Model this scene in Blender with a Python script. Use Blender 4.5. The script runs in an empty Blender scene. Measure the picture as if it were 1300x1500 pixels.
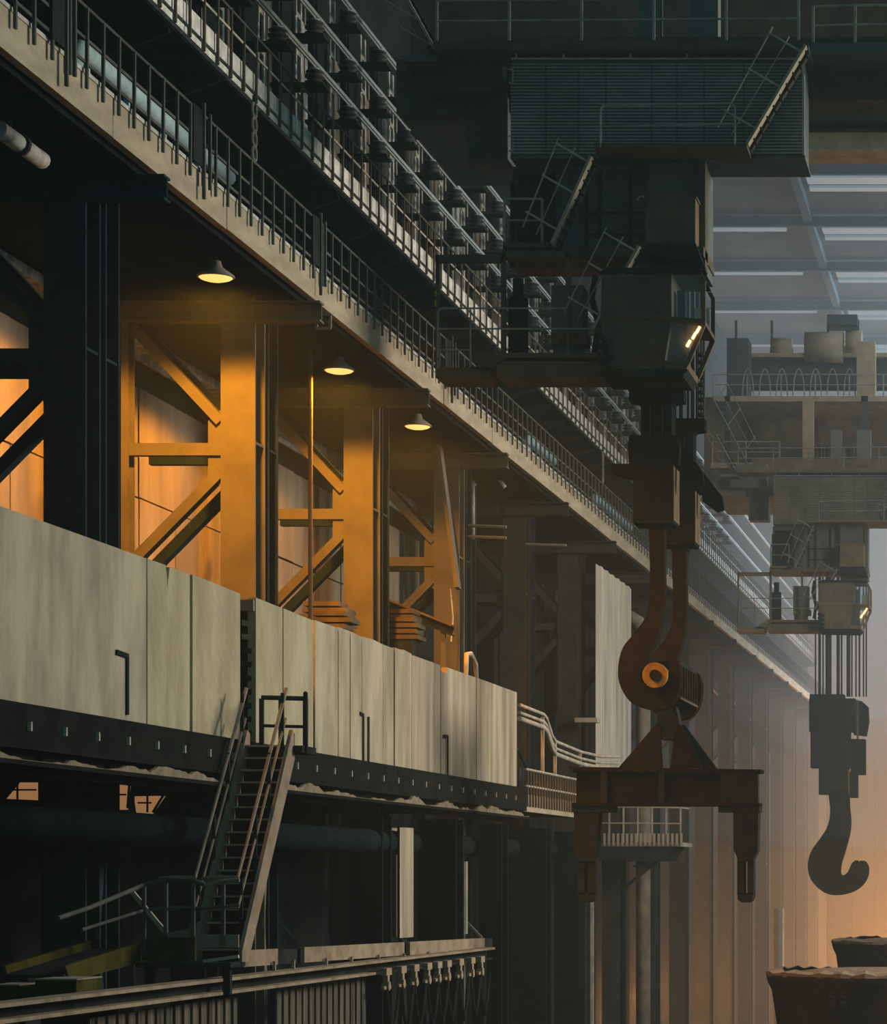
import bpy, math, random
from mathutils import Vector
random.seed(7)
D = bpy.data
SC = bpy.context.scene
COL = SC.collection

# ------------------------------------------------------------------ camera, world, lights, exposure
F = 4000.0                      # focal length in pixels of the 1300x1500 frame
VX, VY = 1500.0, 1278.0         # where level lines running down the hall meet
cam = D.cameras.new('camera')
cam.sensor_fit = 'AUTO'; cam.sensor_width = 36.0
cam.lens = F / 1500.0 * 36.0
cam.shift_x = -(VX - 650.0) / 1500.0
cam.shift_y = (VY - 750.0) / 1500.0
cam.clip_end = 600
co = D.objects.new('camera', cam); COL.objects.link(co)
co.location = (0, 0, 0); co.rotation_euler = (math.pi/2, 0, 0)
SC.camera = co

w = D.worlds.new('world'); SC.world = w; w.use_nodes = True
wb = w.node_tree.nodes['Background']
wb.inputs['Color'].default_value = (0.046, 0.140, 0.158, 1); wb.inputs['Strength'].default_value = 1.0

def area(name, loc, target, sx, sy, power, color):
    l = D.lights.new(name, 'AREA'); l.shape = 'RECTANGLE'; l.size = sx; l.size_y = sy
    l.energy = power; l.color = color
    o = D.objects.new(name, l); COL.objects.link(o); o.location = loc
    d = Vector(target) - Vector(loc)
    o.rotation_euler = d.to_track_quat('-Z', 'Y').to_euler()
    return o
def point(name, loc, power, color, r=0.3):
    l = D.lights.new(name, 'POINT'); l.energy = power; l.color = color; l.shadow_soft_size = r
    o = D.objects.new(name, l); COL.objects.link(o); o.location = loc
    return o
# daylight from the far side of the bay, under the near crane
area('bay_daylight', (30, 69, 19), (-13, 54, 4), 14, 14, 21500, (1.0, 0.89, 0.73))
# daylight that falls through the roof glazing over the bay
area('roof_daylight', (0, 118, 33), (-13, 108, 6), 10, 76, 7000, (0.85, 0.95, 1.0))
# daylight from the windows high in the side of the bay, far down the hall
area('side_daylight', (18, 180, 28), (-16, 172, 29), 60, 9, 46000, (0.62, 0.84, 1.0))
# glow of hot metal on the floor of the bay
area('furnace_glow', (2, 195, -5), (-8, 160, -13), 16, 8, 12000, (1.0, 0.42, 0.10))
point('ladle_glow', (-5.5, 166, -7.5), 8000, (1.0, 0.42, 0.09), 0.8)
point('ladle_glow', (-4.5, 196, -6.5), 22000, (1.0, 0.44, 0.10), 0.8)
point('undercroft_glow', (-17.2, 112, -6), 500, (1.0, 0.45, 0.14), 0.6)
point('undercroft_glow', (-17.2, 123, -6), 900, (1.0, 0.45, 0.14), 0.6)
point('undercroft_glow', (-17.2, 134, -6), 700, (1.0, 0.45, 0.14), 0.6)

vs = SC.view_settings
SC.display_settings.display_device = 'sRGB'
vs.view_transform = 'Standard'; vs.look = 'None'; vs.gamma = 1.0; vs.use_curve_mapping = False
vs.exposure = 0.0

# ------------------------------------------------------------------ helpers
def P(px, py, Y): return ((px - VX) / F * Y, Y, (VY - py) / F * Y)
def PX(px, Y): return (px - VX) / F * Y
def PZ(py, Y): return (VY - py) / F * Y
def YX(px, X): return F * X / (px - VX)

class MB:
    def __init__(s): s.v = []; s.f = []
    def box(s, x0, x1, y0, y1, z0, z1):
        n = len(s.v)
        s.v += [(x0,y0,z0),(x1,y0,z0),(x1,y1,z0),(x0,y1,z0),(x0,y0,z1),(x1,y0,z1),(x1,y1,z1),(x0,y1,z1)]
        s.f += [tuple(n+i for i in q) for q in ((3,2,1,0),(4,5,6,7),(0,1,5,4),(1,2,6,5),(2,3,7,6),(3,0,4,7))]
        return s
    def bar(s, p, q, w_, h, up=(0,0,1)):
        p = Vector(p); q = Vector(q); d = (q-p).normalized(); u = Vector(up)
        if abs(d.dot(u)) > 0.98: u = Vector((0,1,0))
        a = d.cross(u).normalized(); b = a.cross(d).normalized()
        a *= w_/2; b *= h/2; n = len(s.v)
        for c in (p, q):
            s.v += [tuple(c-a-b), tuple(c+a-b), tuple(c+a+b), tuple(c-a+b)]
        s.f += [tuple(n+i for i in k) for k in ((0,1,2,3),(7,6,5,4),(1,0,4,5),(2,1,5,6),(3,2,6,7),(0,3,7,4))]
        return s
    def tube(s, pts, r, n=8):
        pts = [Vector(p) for p in pts]; rings = []
        prev = None
        for i, p in enumerate(pts):
            if i == 0: d = pts[1]-p
            elif i == len(pts)-1: d = p-pts[i-1]
            else: d = (pts[i+1]-p).normalized()+(p-pts[i-1]).normalized()
            d.normalize()
            if prev is None:
                u = Vector((0,0,1)) if abs(d.z) < .9 else Vector((1,0,0))
                a = d.cross(u).normalized()
            else:
                a = (prev - d*prev.dot(d)).normalized()
            prev = a; b = d.cross(a)
            base = len(s.v); rings.append(base)
            for k in range(n):
                t = 2*math.pi*k/n
                s.v.append(tuple(p + a*(r*math.cos(t)) + b*(r*math.sin(t))))
        for i in range(len(rings)-1):
            for k in range(n):
                s.f.append((rings[i]+k, rings[i]+(k+1)%n, rings[i+1]+(k+1)%n, rings[i+1]+k))
        s.f.append(tuple(rings[0]+k for k in reversed(range(n)))); s.f.append(tuple(rings[-1]+k for k in range(n)))
        return s
    def lathe(s, c, prof, n=16):
        rings = []
        for r, z in prof:
            rings.append(len(s.v))
            for k in range(n):
                t = 2*math.pi*k/n
                s.v.append((c[0]+r*math.cos(t), c[1]+r*math.sin(t), c[2]+z))
        for i in range(len(rings)-1):
            for k in range(n):
                s.f.append((rings[i]+k, rings[i]+(k+1)%n, rings[i+1]+(k+1)%n, rings[i+1]+k))
        s.f.append(tuple(rings[0]+k for k in reversed(range(n)))); s.f.append(tuple(rings[-1]+k for k in range(n)))
        return s
    def prism(s, poly, axis, a0, a1):
        """poly: 2D outline; axis 'y': (x,z), axis 'x': (y,z), axis 'z': (x,y)"""
        n = len(s.v); k = len(poly)
        ar = sum(poly[i][0]*poly[(i+1)%k][1]-poly[(i+1)%k][0]*poly[i][1] for i in range(k))
        if (ar < 0): poly = poly[::-1]
        for a in (a0, a1):
            for u, v in poly:
                s.v.append((u,a,v) if axis == 'y' else (a,u,v) if axis == 'x' else (u,v,a))
        flip = axis == 'y'
        A = tuple(n+i for i in range(k)); B = tuple(n+k+i for i in range(k))
        sides = [(n+i, n+(i+1)%k, n+k+(i+1)%k, n+k+i) for i in range(k)]
        if a1 < a0: flip = not flip
        if flip:
            s.f += [A, B[::-1]] + [q[::-1] for q in sides]
        else:
            s.f += [A[::-1], B] + sides
        return s
    def cyl(s, p, q, r, n=12): return s.tube([p, q], r, n)

ORG = {}
def mesh(name, m, mat, origin=(0,0,0), smooth=False):
    me = D.meshes.new(name)
    ox, oy, oz = origin
    me.from_pydata([(x-ox, y-oy, z-oz) for x, y, z in m.v], [], m.f)
    me.materials.append(mat)
    if smooth:
        for p in me.polygons: p.use_smooth = len(p.vertices) == 4
    me.update()
    return me
def thing(name, label, cat, loc, group=None):
    o = D.objects.new(name, None); COL.objects.link(o); o.location = loc
    o.empty_display_size = 0.2
    o['label'] = label; o['category'] = cat
    if group: o['group'] = group
    ORG[o.name] = tuple(loc)
    return o
def org(o):
    return ORG[o.name]
def part(name, m, mat, parent, smooth=False, label=None, kind=None):
    o = D.objects.new(name, mesh(name, m, mat, org(parent), smooth)); COL.objects.link(o); o.parent = parent
    ORG[o.name] = org(parent)
    if label: o['label'] = label
    if kind: o['kind'] = kind
    return o
def piece(name, me, parent, loc, mat=None):          # an object that shares the mesh me, loc in the world
    o = D.objects.new(name, me); COL.objects.link(o); o.parent = parent
    a = org(parent); o.location = (loc[0]-a[0], loc[1]-a[1], loc[2]-a[2])
    ORG[o.name] = a
    return o
def single(name, m, mat, label, cat, group=None, smooth=False, kind=None):
    xs = [v[0] for v in m.v]; ys = [v[1] for v in m.v]; zs = [v[2] for v in m.v]
    c = ((min(xs)+max(xs))/2, (min(ys)+max(ys))/2, min(zs))
    o = D.objects.new(name, mesh(name, m, mat, c, smooth)); COL.objects.link(o); o.location = c
    ORG[o.name] = c
    o['label'] = label; o['category'] = cat
    if group: o['group'] = group
    if kind: o['kind'] = kind
    return o
def struct(name, m, mat, smooth=False):
    o = D.objects.new(name, mesh(name, m, mat, (0,0,0), smooth)); COL.objects.link(o)
    o['kind'] = 'structure'; ORG[o.name] = (0,0,0)
    return o
def dup(o, dloc, parent=None):
    c = o.copy(); COL.objects.link(c)
    if parent: c.parent = parent
    else: c.location = Vector(o.location) + Vector(dloc)
    for ch in list(o.children): dup(ch, dloc, c)
    return c

# ------------------------------------------------------------------ materials
def mat(name, col, rough=.75, metal=0.0, var=.45, scale=1.2, stretch=(1,1,1), bump=0.0, bscale=30, col2=None, wave=None, spec=0.0):
    m = D.materials.new(name); m.use_nodes = True
    nt = m.node_tree; N = nt.nodes; L = nt.links
    b = N['Principled BSDF']
    b.inputs['Roughness'].default_value = max(rough, .6); b.inputs['Metallic'].default_value = metal
    b.inputs['Specular IOR Level'].default_value = spec
    tc = N.new('ShaderNodeTexCoord'); mp = N.new('ShaderNodeMapping')
    mp.inputs['Scale'].default_value = stretch
    L.new(tc.outputs['Object'], mp.inputs['Vector'])
    nz = N.new('ShaderNodeTexNoise'); nz.inputs['Scale'].default_value = scale; nz.inputs['Detail'].default_value = 6
    nz.inputs['Roughness'].default_value = .65
    L.new(mp.outputs['Vector'], nz.inputs['Vector'])
    cr = N.new('ShaderNodeValToRGB')
    c2 = col2 if col2 else tuple(c*(1-var) for c in col)
    cr.color_ramp.elements[0].position = .36; cr.color_ramp.elements[0].color = (*c2, 1)
    cr.color_ramp.elements[1].position = .64; cr.color_ramp.elements[1].color = (*col, 1)
    L.new(nz.outputs['Fac'], cr.inputs['Fac'])
    L.new(cr.outputs['Color'], b.inputs['Base Color'])
    h = None
    if wave:
        wv = N.new('ShaderNodeTexWave'); wv.bands_direction = wave[0]; wv.inputs['Scale'].default_value = wave[1]
        L.new(tc.outputs['Object'], wv.inputs['Vector']); h = wv.outputs['Fac']
        bp = N.new('ShaderNodeBump'); bp.inputs['Strength'].default_value = wave[2]; bp.inputs['Distance'].default_value = .05
        L.new(h, bp.inputs['Height']); L.new(bp.outputs['Normal'], b.inputs['Normal'])
    elif bump:
        n2 = N.new('ShaderNodeTexNoise'); n2.inputs['Scale'].default_value = bscale; n2.inputs['Detail'].default_value = 4
        L.new(tc.outputs['Object'], n2.inputs['Vector'])
        bp = N.new('ShaderNodeBump'); bp.inputs['Strength'].default_value = bump; bp.inputs['Distance'].default_value = .04
        L.new(n2.outputs['Fac'], bp.inputs['Height']); L.new(bp.outputs['Normal'], b.inputs['Normal'])
    return m
def emit(name, col, s):
    m = D.materials.new(name); m.use_nodes = True
    b = m.node_tree.nodes['Principled BSDF']
    b.inputs['Base Color'].default_value = (*col, 1)
    b.inputs['Emission Color'].default_value = (*col, 1); b.inputs['Emission Strength'].default_value = s
    return m

STEEL   = mat('dark_steel', (.034,.040,.041), .55, .0, .5, 1.5)
BLUE    = mat('blue_black_paint', (.026,.044,.060), .5, 0, .4, 1.2)
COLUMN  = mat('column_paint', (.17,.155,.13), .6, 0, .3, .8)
RUST    = mat('rusty_steel', (.027,.019,.013), .7, 0, .6, 2.0, bump=.2)
BROWN   = mat('brown_paint', (.150,.115,.080), .6, 0, .4, 1.5)
CONC    = mat('dusty_fascia', (.46,.40,.30), .85, 0, .3, 1.2, (1,.6,2.5), .25, 12)
KERB    = mat('pale_kerb', (.60,.60,.56), .8, 0, .4, 3)
WHITE   = mat('flaking_white_paint', (.78,.79,.74), .7, 0, .7, 3.0, col2=(.45,.46,.43))
RAIL    = mat('rail_paint', (.12,.125,.115), .5, 0, .4, 2)
CRAIL   = mat('crane_rail_paint', (.38,.39,.36), .5, 0, .4, 2)
PALERAIL= mat('pale_rail_paint', (.55,.50,.42), .6, 0, .4, 2)
SHIELD  = mat('heat_shield_slab', (.48,.43,.33), .9, 0, .4, .8, (1,1.3,.4), .28, 14, col2=(.27,.24,.185))
SHIELD2 = mat('rough_heat_shield_slab', (.48,.44,.31), .9, 0, .4, .9, (1,1.3,.45), .6, 7, col2=(.33,.295,.20))
SHIELD3 = mat('streaked_heat_shield_slab', (.50,.43,.33), .9, 0, .5, 1.0, (1,1.6,.12), .2, 16, col2=(.22,.195,.16))
CRUST   = mat('dusty_crust', (.29,.24,.175), .95, 0, .4, 3, bump=.6, bscale=10)
PANEL   = mat('pale_wall_panel', (.24,.20,.15), .8, 0, .3, .8, (1,1.5,.3))
PALEDUCT= mat('pale_duct', (.55,.55,.52), .7, 0, .6, 3)
SHADECOL = mat('shaded_column', (.060,.058,.050), .6, 0, .3, .8)  # column colour darkened in place of shade, for the unlit columns
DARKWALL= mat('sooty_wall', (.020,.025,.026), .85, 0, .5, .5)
SHEET   = mat('white_corrugated_sheet', (.66,.61,.52), .8, 0, .45, 1.6, (1,3,.15))
PIPEBLUE= mat('pale_blue_pipe', (.40,.55,.58), .5, 0, .3, 2)
GREYPIPE= mat('grey_pipe', (.33,.30,.25), .6, 0, .4, 2)
INSUL   = mat('glazed_insulator', (.030,.040,.042), .35, 0, .3, 4, spec=.3)
CAPM    = mat('insulator_cap', (.45,.48,.47), .5, 0, .4, 6)
CONDUCT = mat('conductor_rail', (.34,.38,.38), .45, .3, .3, 4)
CRANE   = mat('crane_grey', (.125,.150,.155), .6, 0, .3, .8)
CRANEPAN= mat('crane_cladding', (.34,.36,.35), .55, 0, .35, .7)
CRANEBR = mat('crane_brown', (.125,.105,.080), .65, 0, .4, 1.2)
CRANEPALE = mat('crane_pale_girder', (.66,.54,.38), .7, 0, .3, 1.5)
STAIRP  = mat('pale_stair_stringer', (.40,.36,.29), .6, 0, .3, 2)
HOOKM   = mat('hook_steel', (.023,.017,.012), .55, .0, .5, 2.5, bump=.15)
ROPE    = mat('wire_rope', (.060,.060,.055), .6, .2, .3, 8)
PINM    = mat('worn_pin', (.40,.26,.09), .5, .0, .4, 4)
STRINGER= mat('brown_stair_paint', (.34,.27,.21), .7, 0, .35, 2, bump=.2)
TREAD   = mat('stair_tread', (.42,.36,.29), .6, 0, .3, 3)
GREEN   = mat('olive_paint', (.075,.070,.017), .6, 0, .5, 2)
PLATE   = mat('pale_beam_plate', (.38,.30,.22), .8, 0, .45, 2, (1,.8,1), .3, 14)
CURTAIN = mat('stained_siding', (.20,.165,.125), .85, 0, .7, 2.2, (1,2.2,.12), col2=(.03,.04,.04))
POT     = mat('slag_pot_iron', (.050,.040,.028), .8, 0, .5, 1.0, bump=.4, bscale=6)
ASH     = mat('ash_crust', (.30,.25,.20), .95, 0, .4, 3, bump=.8, bscale=8)
FLOORM  = mat('floor_dust', (.07,.06,.05), .9, 0, .4, .3)
ROOFM   = mat('roof_sheet', (.14,.17,.19), .8, 0, .3, .3)
LENS    = emit('lamp_lens', (1.0,.60,.17), 1.25)
CABGLINT = emit('cab_glint_glow', (1.0,.50,.14), 7.0)
LITGAP  = emit('lit_gap_glow', (.50,.24,.10), .55)
SKYL    = emit('skylight_pane', (.62,.86,.95), .24)
SKYL.node_tree.nodes['Principled BSDF'].inputs['Base Color'].default_value = (.08,.10,.11,1)
NEARBLACK    = mat('near_black', (.018,.020,.020), .8, 0, .4, 1.5)  # near black for undersides, platform edge and gap plates
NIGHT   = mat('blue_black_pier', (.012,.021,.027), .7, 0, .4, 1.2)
BLOCKM  = mat('black_hook_block', (.013,.017,.018), .7, 0, .4, 2)
GLASS = D.materials.new('cab_glass'); GLASS.use_nodes = True
_b = GLASS.node_tree.nodes['Principled BSDF']; _b.inputs['Base Color'].default_value = (.75,.85,.88,1)
_b.inputs['Roughness'].default_value = .05; _b.inputs['Transmission Weight'].default_value = .9; _b.inputs['IOR'].default_value = 1.1

ORD = ['first','second','third','fourth','fifth','sixth','seventh','eighth','ninth','tenth','eleventh','twelfth','thirteenth','fourteenth','fifteenth','sixteenth','seventeenth','eighteenth']
# ------------------------------------------------------------------ setting
YE = 212.0
struct('floor', MB().box(-24, 40, -10, 245, -10.3, -10), FLOORM)
struct('wall_left', MB().box(-19.4, -19.0, 5, 240, -10, 34), DARKWALL)
struct('wall_back', MB().box(-24, 40, 240, 240.4, -10, 34), mat('end_wall_sheet', (.46,.45,.42), .85, 0, .12, .15, (1,1,.2)))  # pale colour stands in for bright haze at the hall end
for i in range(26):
    part('wall_panel', MB().box(-19+i*2.0, -17.04+i*2.0, 239.85, 240, -10, 13.5), mat('glow_tinted_siding', (.42,.26,.12), .9, 0, .2, .2, (1,1,.2)) if i == 0 else D.materials['glow_tinted_siding'], D.objects['wall_back'])  # orange glow low at the hall end is put into the siding colour
struct('ceiling', MB().box(-24, 40, 60, 245, 34.0, 34.3), ROOFM)
tr = struct('trim_1', MB().box(-11.3, -10.9, 60, 240, 33.5, 34.0), ROOFM); tr.name = 'trim_1'
k = 1
for y in (133, 143.5, 154, 164.5, 175, 186, 198, 211):
    for (x0, x1, dy) in ((-10.6, 14, 0), (-18.8, -12.5, 8.5)):
        k += 1
        m = MB().box(x0, x1, y+dy, y+dy+1.3, 33.84, 33.98).box(x0, x1, y+dy+2.0, y+dy+2.7, 33.84, 33.98)
        struct('window_%d' % k, m, SKYL)
    rb = MB().bar((-19, y-2.5, 33.6), (20, y-2.5, 33.6), .3, .5)
    struct('trim_%d' % k, rb, ROOFM)
# pale slabs of the lower back wall
rows = ((7.98, 10.3), (5.18, 7.94), (2.2, 5.14))
wl = D.objects['wall_left']
for z0, z1 in rows:
    for i in range(20):
        y0 = 36 + i*2.45
        part('wall_panel', MB().box(-19.0, -18.8+random.uniform(-.03,.03), y0, y0+2.42, z0, z1), PANEL, wl)
# pale sheets between the insulator frames, high on the back wall
for i in range(30):
    y0 = 52 + i*3.2
    part('wall_sheet', MB().box(-18.99, -18.9, y0, y0+1.2, 16.7, 22.3), PANEL if i % 3 else PALEDUCT, wl)

# ------------------------------------------------------------------ haze
def haze(name, b, dens, col):
    m = D.materials.new(name); m.use_nodes = True
    nt = m.node_tree; nt.nodes.remove(nt.nodes['Principled BSDF'])
    v = nt.nodes.new('ShaderNodeVolumeScatter'); v.inputs['Density'].default_value = dens
    v.inputs['Color'].default_value = (*col, 1); v.inputs['Anisotropy'].default_value = .1
    nt.links.new(v.outputs['Volume'], nt.nodes['Material Output'].inputs['Volume'])
    o = D.objects.new(name, mesh(name, MB().box(*b), m)); COL.objects.link(o)
    o['kind'] = 'stuff'; o['label'] = {'added_thin_haze': 'thin added haze lifting the dark tones to teal in the near part of the hall', 'thick_haze': 'thick blue grey haze under the far roof', 'roof_haze': 'paler haze right under the roof of the far bay', 'floor_haze': 'haze tinted for the orange glow just above the floor around the slag pots', 'glow_tinted_haze': 'brown glow tinted haze low down at the far end of the hall'}[name]; o['category'] = 'haze'
    return o
haze('added_thin_haze', (-18.98, 39, 8, 239.9, -9.98, 33.8), .0008, (.70,.95,1.0))  # haze added to lift the dark tones towards teal
haze('thick_haze', (-18.97, 38.9, 110, 239.8, 1.5, 33.7), .0024, (.90,.97,1.0))
haze('roof_haze', (-18.96, 38.8, 110.5, 239.7, 7.5, 33.6), .0028, (.90,.97,1.0))
haze('glow_tinted_haze', (-18.97, 38.9, 112, 239.8, -9.97, 7.4), .0022, (.97,.80,.58))  # in both low layers the warm glow is put into the haze colour
haze('floor_haze', (-18.96, 38.8, 112.5, 239.7, -9.96, 1.4), .0024, (.95,.70,.42))

# ------------------------------------------------------------------ lower walkway on the crane runway
WX = -14.0
lw = thing('runway_walkway', 'lower long dusty concrete edged crane walkway with dark railing running down the hall', 'walkway', (WX, 30, 11.3))
y = 30.0
fp = MB().box(-.14, 0, 0, 5.97, 0, .60)
fm = mesh('fascia_plate', fp, CONC)
while y < YE-6:
    piece('fascia_plate', fm, lw, (WX + random.uniform(-.02,.0), y, 11.30+random.uniform(-.012,.012))); y += 6.0
part('deck', MB().box(-16.6, WX-.02, 30, YE, 11.78, 11.88), STEEL, lw)
part('soffit', MB().box(-18.9, WX-.2, 30, YE, 11.20, 11.32), NEARBLACK, lw)
part('kerb', MB().box(WX-.05, WX+.01, 30, YE, 11.905, 11.97), KERB, lw)
hr = part('handrail', MB().tube([(WX+.05,34,12.87),(WX+.05,YE,12.87)], .028, 6), RAIL, lw)
part('mid_rail', MB().box(WX+.02, WX+.05, 34, YE, 12.38, 12.43), RAIL, lw)
part('toe_rail', MB().box(WX+.02, WX+.05, 34, YE, 12.03, 12.08), RAIL, lw)
bm_ = mesh('baluster', MB().box(-.022, .022, -.03, .03, -.24, .97), RAIL)
y = 37.74
while y < YE-1:
    o = piece('baluster', bm_, lw, (WX+.06, y, 11.9)); o.rotation_euler = (random.uniform(-.02,.02), 0, 0); y += .72
# inner railing and gates
part('inner_rail', MB().tube([(-16.4,34,13.0),(-16.4,YE,13.0)], .03, 6).tube([(-16.4,34,12.5),(-16.4,YE,12.5)], .025, 6), PIPEBLUE, lw)
ip = MB()
for i in range(70): ip.box(-16.42,-16.38, 36+i*2.4, 36.05+i*2.4, 11.9, 13.0)
part('inner_post', ip, RAIL, lw, kind='stuff')
for gy in (39.55, 46.2, 53.9, 66.3):
    g = part('gate', MB().box(WX+.06, WX+.09, gy-.45, gy+.05, 11.95, 12.9), STEEL, lw)
    part('gate_post', MB().box(WX+.07, WX+.12, gy+.08, gy+.14, 11.42, 13.05), RAIL, g)
    part('gate_post', MB().box(WX+.07, WX+.12, gy+.42, gy+.48, 11.66, 12.95), RAIL, g)

# pale blue pipes behind the lower railing
for (y0, y1, lab) in ((48.4, 58, 'pale blue pipe behind the walkway railing at the upper left corner'),
                      (92.5, 98, 'pale blue pipe behind the railing below the crane platform'),
                      (107, 117, 'pale blue pipe behind the railing just left of the hook block')):
    t = thing('service_pipe', lab, 'pipe', (-16.9, y0, 11.9))
    part('pipe', MB().tube([(-16.9,y0,13.9),(-16.9,y0+.15,14.4),(-16.9,y0+.5,14.75),(-16.9,y1,14.75)], .17, 10), PIPEBLUE, t, True)
    for i in range(int((y1-y0)/2.2)):
        part('support', MB().box(-16.95,-16.85, y0+.8+i*2.2, y0+.88+i*2.2, 11.88, 14.6), PIPEBLUE, t)
    part('support', MB().box(-16.95,-16.85, y0-.04, y0+.04, 11.88, 13.92), PIPEBLUE, t)

# ------------------------------------------------------------------ upper walkway
UX = -16.0
uw = thing('conductor_walkway', 'upper long walkway with flaking white edge and rusty railing beside the insulators', 'walkway', (UX, 40, 16))
y = 40.0
f1 = mesh('edge_plate', MB().box(-.10, 0, 0, 3.95, 0, .36), WHITE)
f2 = mesh('edge_angle', MB().box(-.08, .02, 0, 3.95, 0, .13), WHITE)
while y < YE-4:
    piece('edge_plate', f1, uw, (UX, y, 16.24)); piece('edge_angle', f2, uw, (UX, y, 16.0)); y += 4.0
part('deck', MB().box(-18.9, UX-.12, 40, YE, 16.40, 16.50), STEEL, uw)
part('soffit', MB().box(-18.9, UX-.1, 40, YE, 15.96, 16.06), NEARBLACK, uw)
part('gap_channel', MB().box(UX-.12, UX-.06, 40, YE, 16.10, 16.26), STEEL, uw)
part('handrail', MB().tube([(UX+.06,40,17.35),(UX+.06,YE,17.35)], .03, 6), RAIL, uw)
part('mid_rail', MB().box(UX+.03, UX+.06, 40, YE, 16.92, 16.97), PALERAIL, uw)
b2 = mesh('baluster', MB().box(-.025, .025, -.03, .03, -.03, 1.36), BROWN)
y = 44.1
while y < YE-1:
    o = piece('baluster', b2, uw, (UX+.06, y, 16.0)); o.rotation_euler = (random.uniform(-.025,.025), 0, 0); y += .9
bk = mesh('bracket', MB().prism([(-2.6,-1.1),(-2.6,-.04),(0,-.04),(0,-.14)], 'y', -.05, .05).box(-2.6,0,-.2,.2,-.06,-.02), RUST)
for i in range(50):
    piece('bracket', bk, uw, (UX-.15, 42+i*3.2, 16.0))
part('handrail', MB().tube([(UX-1.2,40,17.3),(UX-1.2,YE,17.3)], .03, 6), PALERAIL, uw)
for (yy, lab) in ((56.6, 'chain of dark rings hanging under the upper walkway edge at left'), (103.5, 'pale ring chain hanging under the upper walkway left of the hook block')):
    t = thing('ring_chain', lab, 'chain', (UX+.05, yy, 14.7))
    for i in range(4):
        m = MB(); z = 15.80-i*.30
        m.tube([(UX+.05+.0, yy+.15*math.cos(a*math.pi/6), z+.15*math.sin(a*math.pi/6)) for a in range(13)], .03, 6)
        part('ring', m, GREYPIPE, t)
    part('hanger', MB().box(UX+.02,UX+.08,yy-.04,yy+.04,15.85,16.1), STEEL, t)

# ------------------------------------------------------------------ conductor frames, rails, insulators
RZ = (19.12, 20.28, 21.50)
rl = ('lowest', 'middle', 'topmost')
for i, z in enumerate(RZ):
    single('conductor_rail', MB().box(-16.86, -16.74, 42, YE, z, z+.09).box(-16.82,-16.78,42,YE,z-.05,z), CONDUCT,
           '%s of the three long grey conductor rails resting on insulators' % rl[i], 'rail', 'conductor rails')
fy = [48.7 + 3.2*i for i in range(34)]
seen = [0, 0, 0]
def frame_mbs():
    post = MB().box(-17.75,-17.6,-.22,-.16,16.45,22.4).box(-17.75,-17.6,.10,.16,16.45,22.4).box(-17.70,-17.65,-.2,.14,16.45,22.4)
    arms = [MB().box(-17.8,-16.52,-.30,.30,z-.56,z-.48) for z in RZ]
    ch = MB().box(-17.45,-17.40,.55,.68,16.5,22.0).box(-17.45,-17.40,1.0,1.13,16.5,22.0)
    for z in (16.9,17.8,18.7,19.6,20.5,21.4): ch.box(-17.45,-17.40,.68,1.0,z,z+.12)
    guard = [MB().tube([(-17.3,.2,z+.1),(-17.3,.2,z+.6),(-17.3,1.0,z+.6),(-17.3,1.0,z+.1)], .025, 5) for z in RZ[:2]]
    return post, arms, ch, guard
post, arms, ch, guard = frame_mbs()
pm = mesh('post', post, STEEL); am = [mesh('cross_arm', a, STEEL) for a in arms]; cm = mesh('slotted_channel', ch, PALEDUCT); gm = [mesh('guard_loop', g, PALERAIL) for g in guard]
prof = [(.06,-.50),(.11,-.50),(.12,-.46),(.22,-.44),(.245,-.40),(.14,-.355),(.14,-.33),(.215,-.31),(.235,-.27),(.13,-.225),(.13,-.20),(.20,-.185),(.215,-.15),(.11,-.10)]
im = mesh('sheds', MB().lathe((0,0,0), prof, 14), INSUL, smooth=True)
capm = mesh('cap', MB().lathe((0,0,0), [(.12,-.12),(.12,-.07),(.05,-.045)], 10), CAPM, smooth=True)
for n, y in enumerate(fy):
    near = n < 9
    lab = ('%s post frame from the upper left, carrying insulators behind the upper railing' % ORD[n]) if n < 11 else 'hazy far post frame of the insulators, beyond the near crane'
    t = thing('insulator_frame', lab, 'frame', (-17.7, y, 16.45), 'insulator frames along the upper walkway' if n < 11 else 'far insulator frames')
    piece('post', pm, t, (0, y, 0))
    for a in am: piece('cross_arm', a, t, (0, y, 0))
    piece('slotted_channel', cm, t, (0, y, 0))
    for g in gm: piece('guard_loop', g, t, (0, y, 0))
    for i, z in enumerate(RZ):
        if VY - z*F/y < -25: continue
        q = seen[i]; seen[i] += 1
        lab = ('%s dark ribbed insulator from the upper left under the %s conductor rail' % (ORD[q], rl[i])) if n < 12 else 'small far insulator under the %s conductor rail, beyond the near crane platform' % rl[i]
        e = thing('rail_insulator', lab, 'insulator', (-16.8, y, z-.5), ('' if n < 12 else 'far ') + 'insulators under the %s conductor rail' % rl[i])
        piece('sheds', im, e, (-16.8, y, z)); piece('cap', capm, e, (-16.8, y, z))

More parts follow.
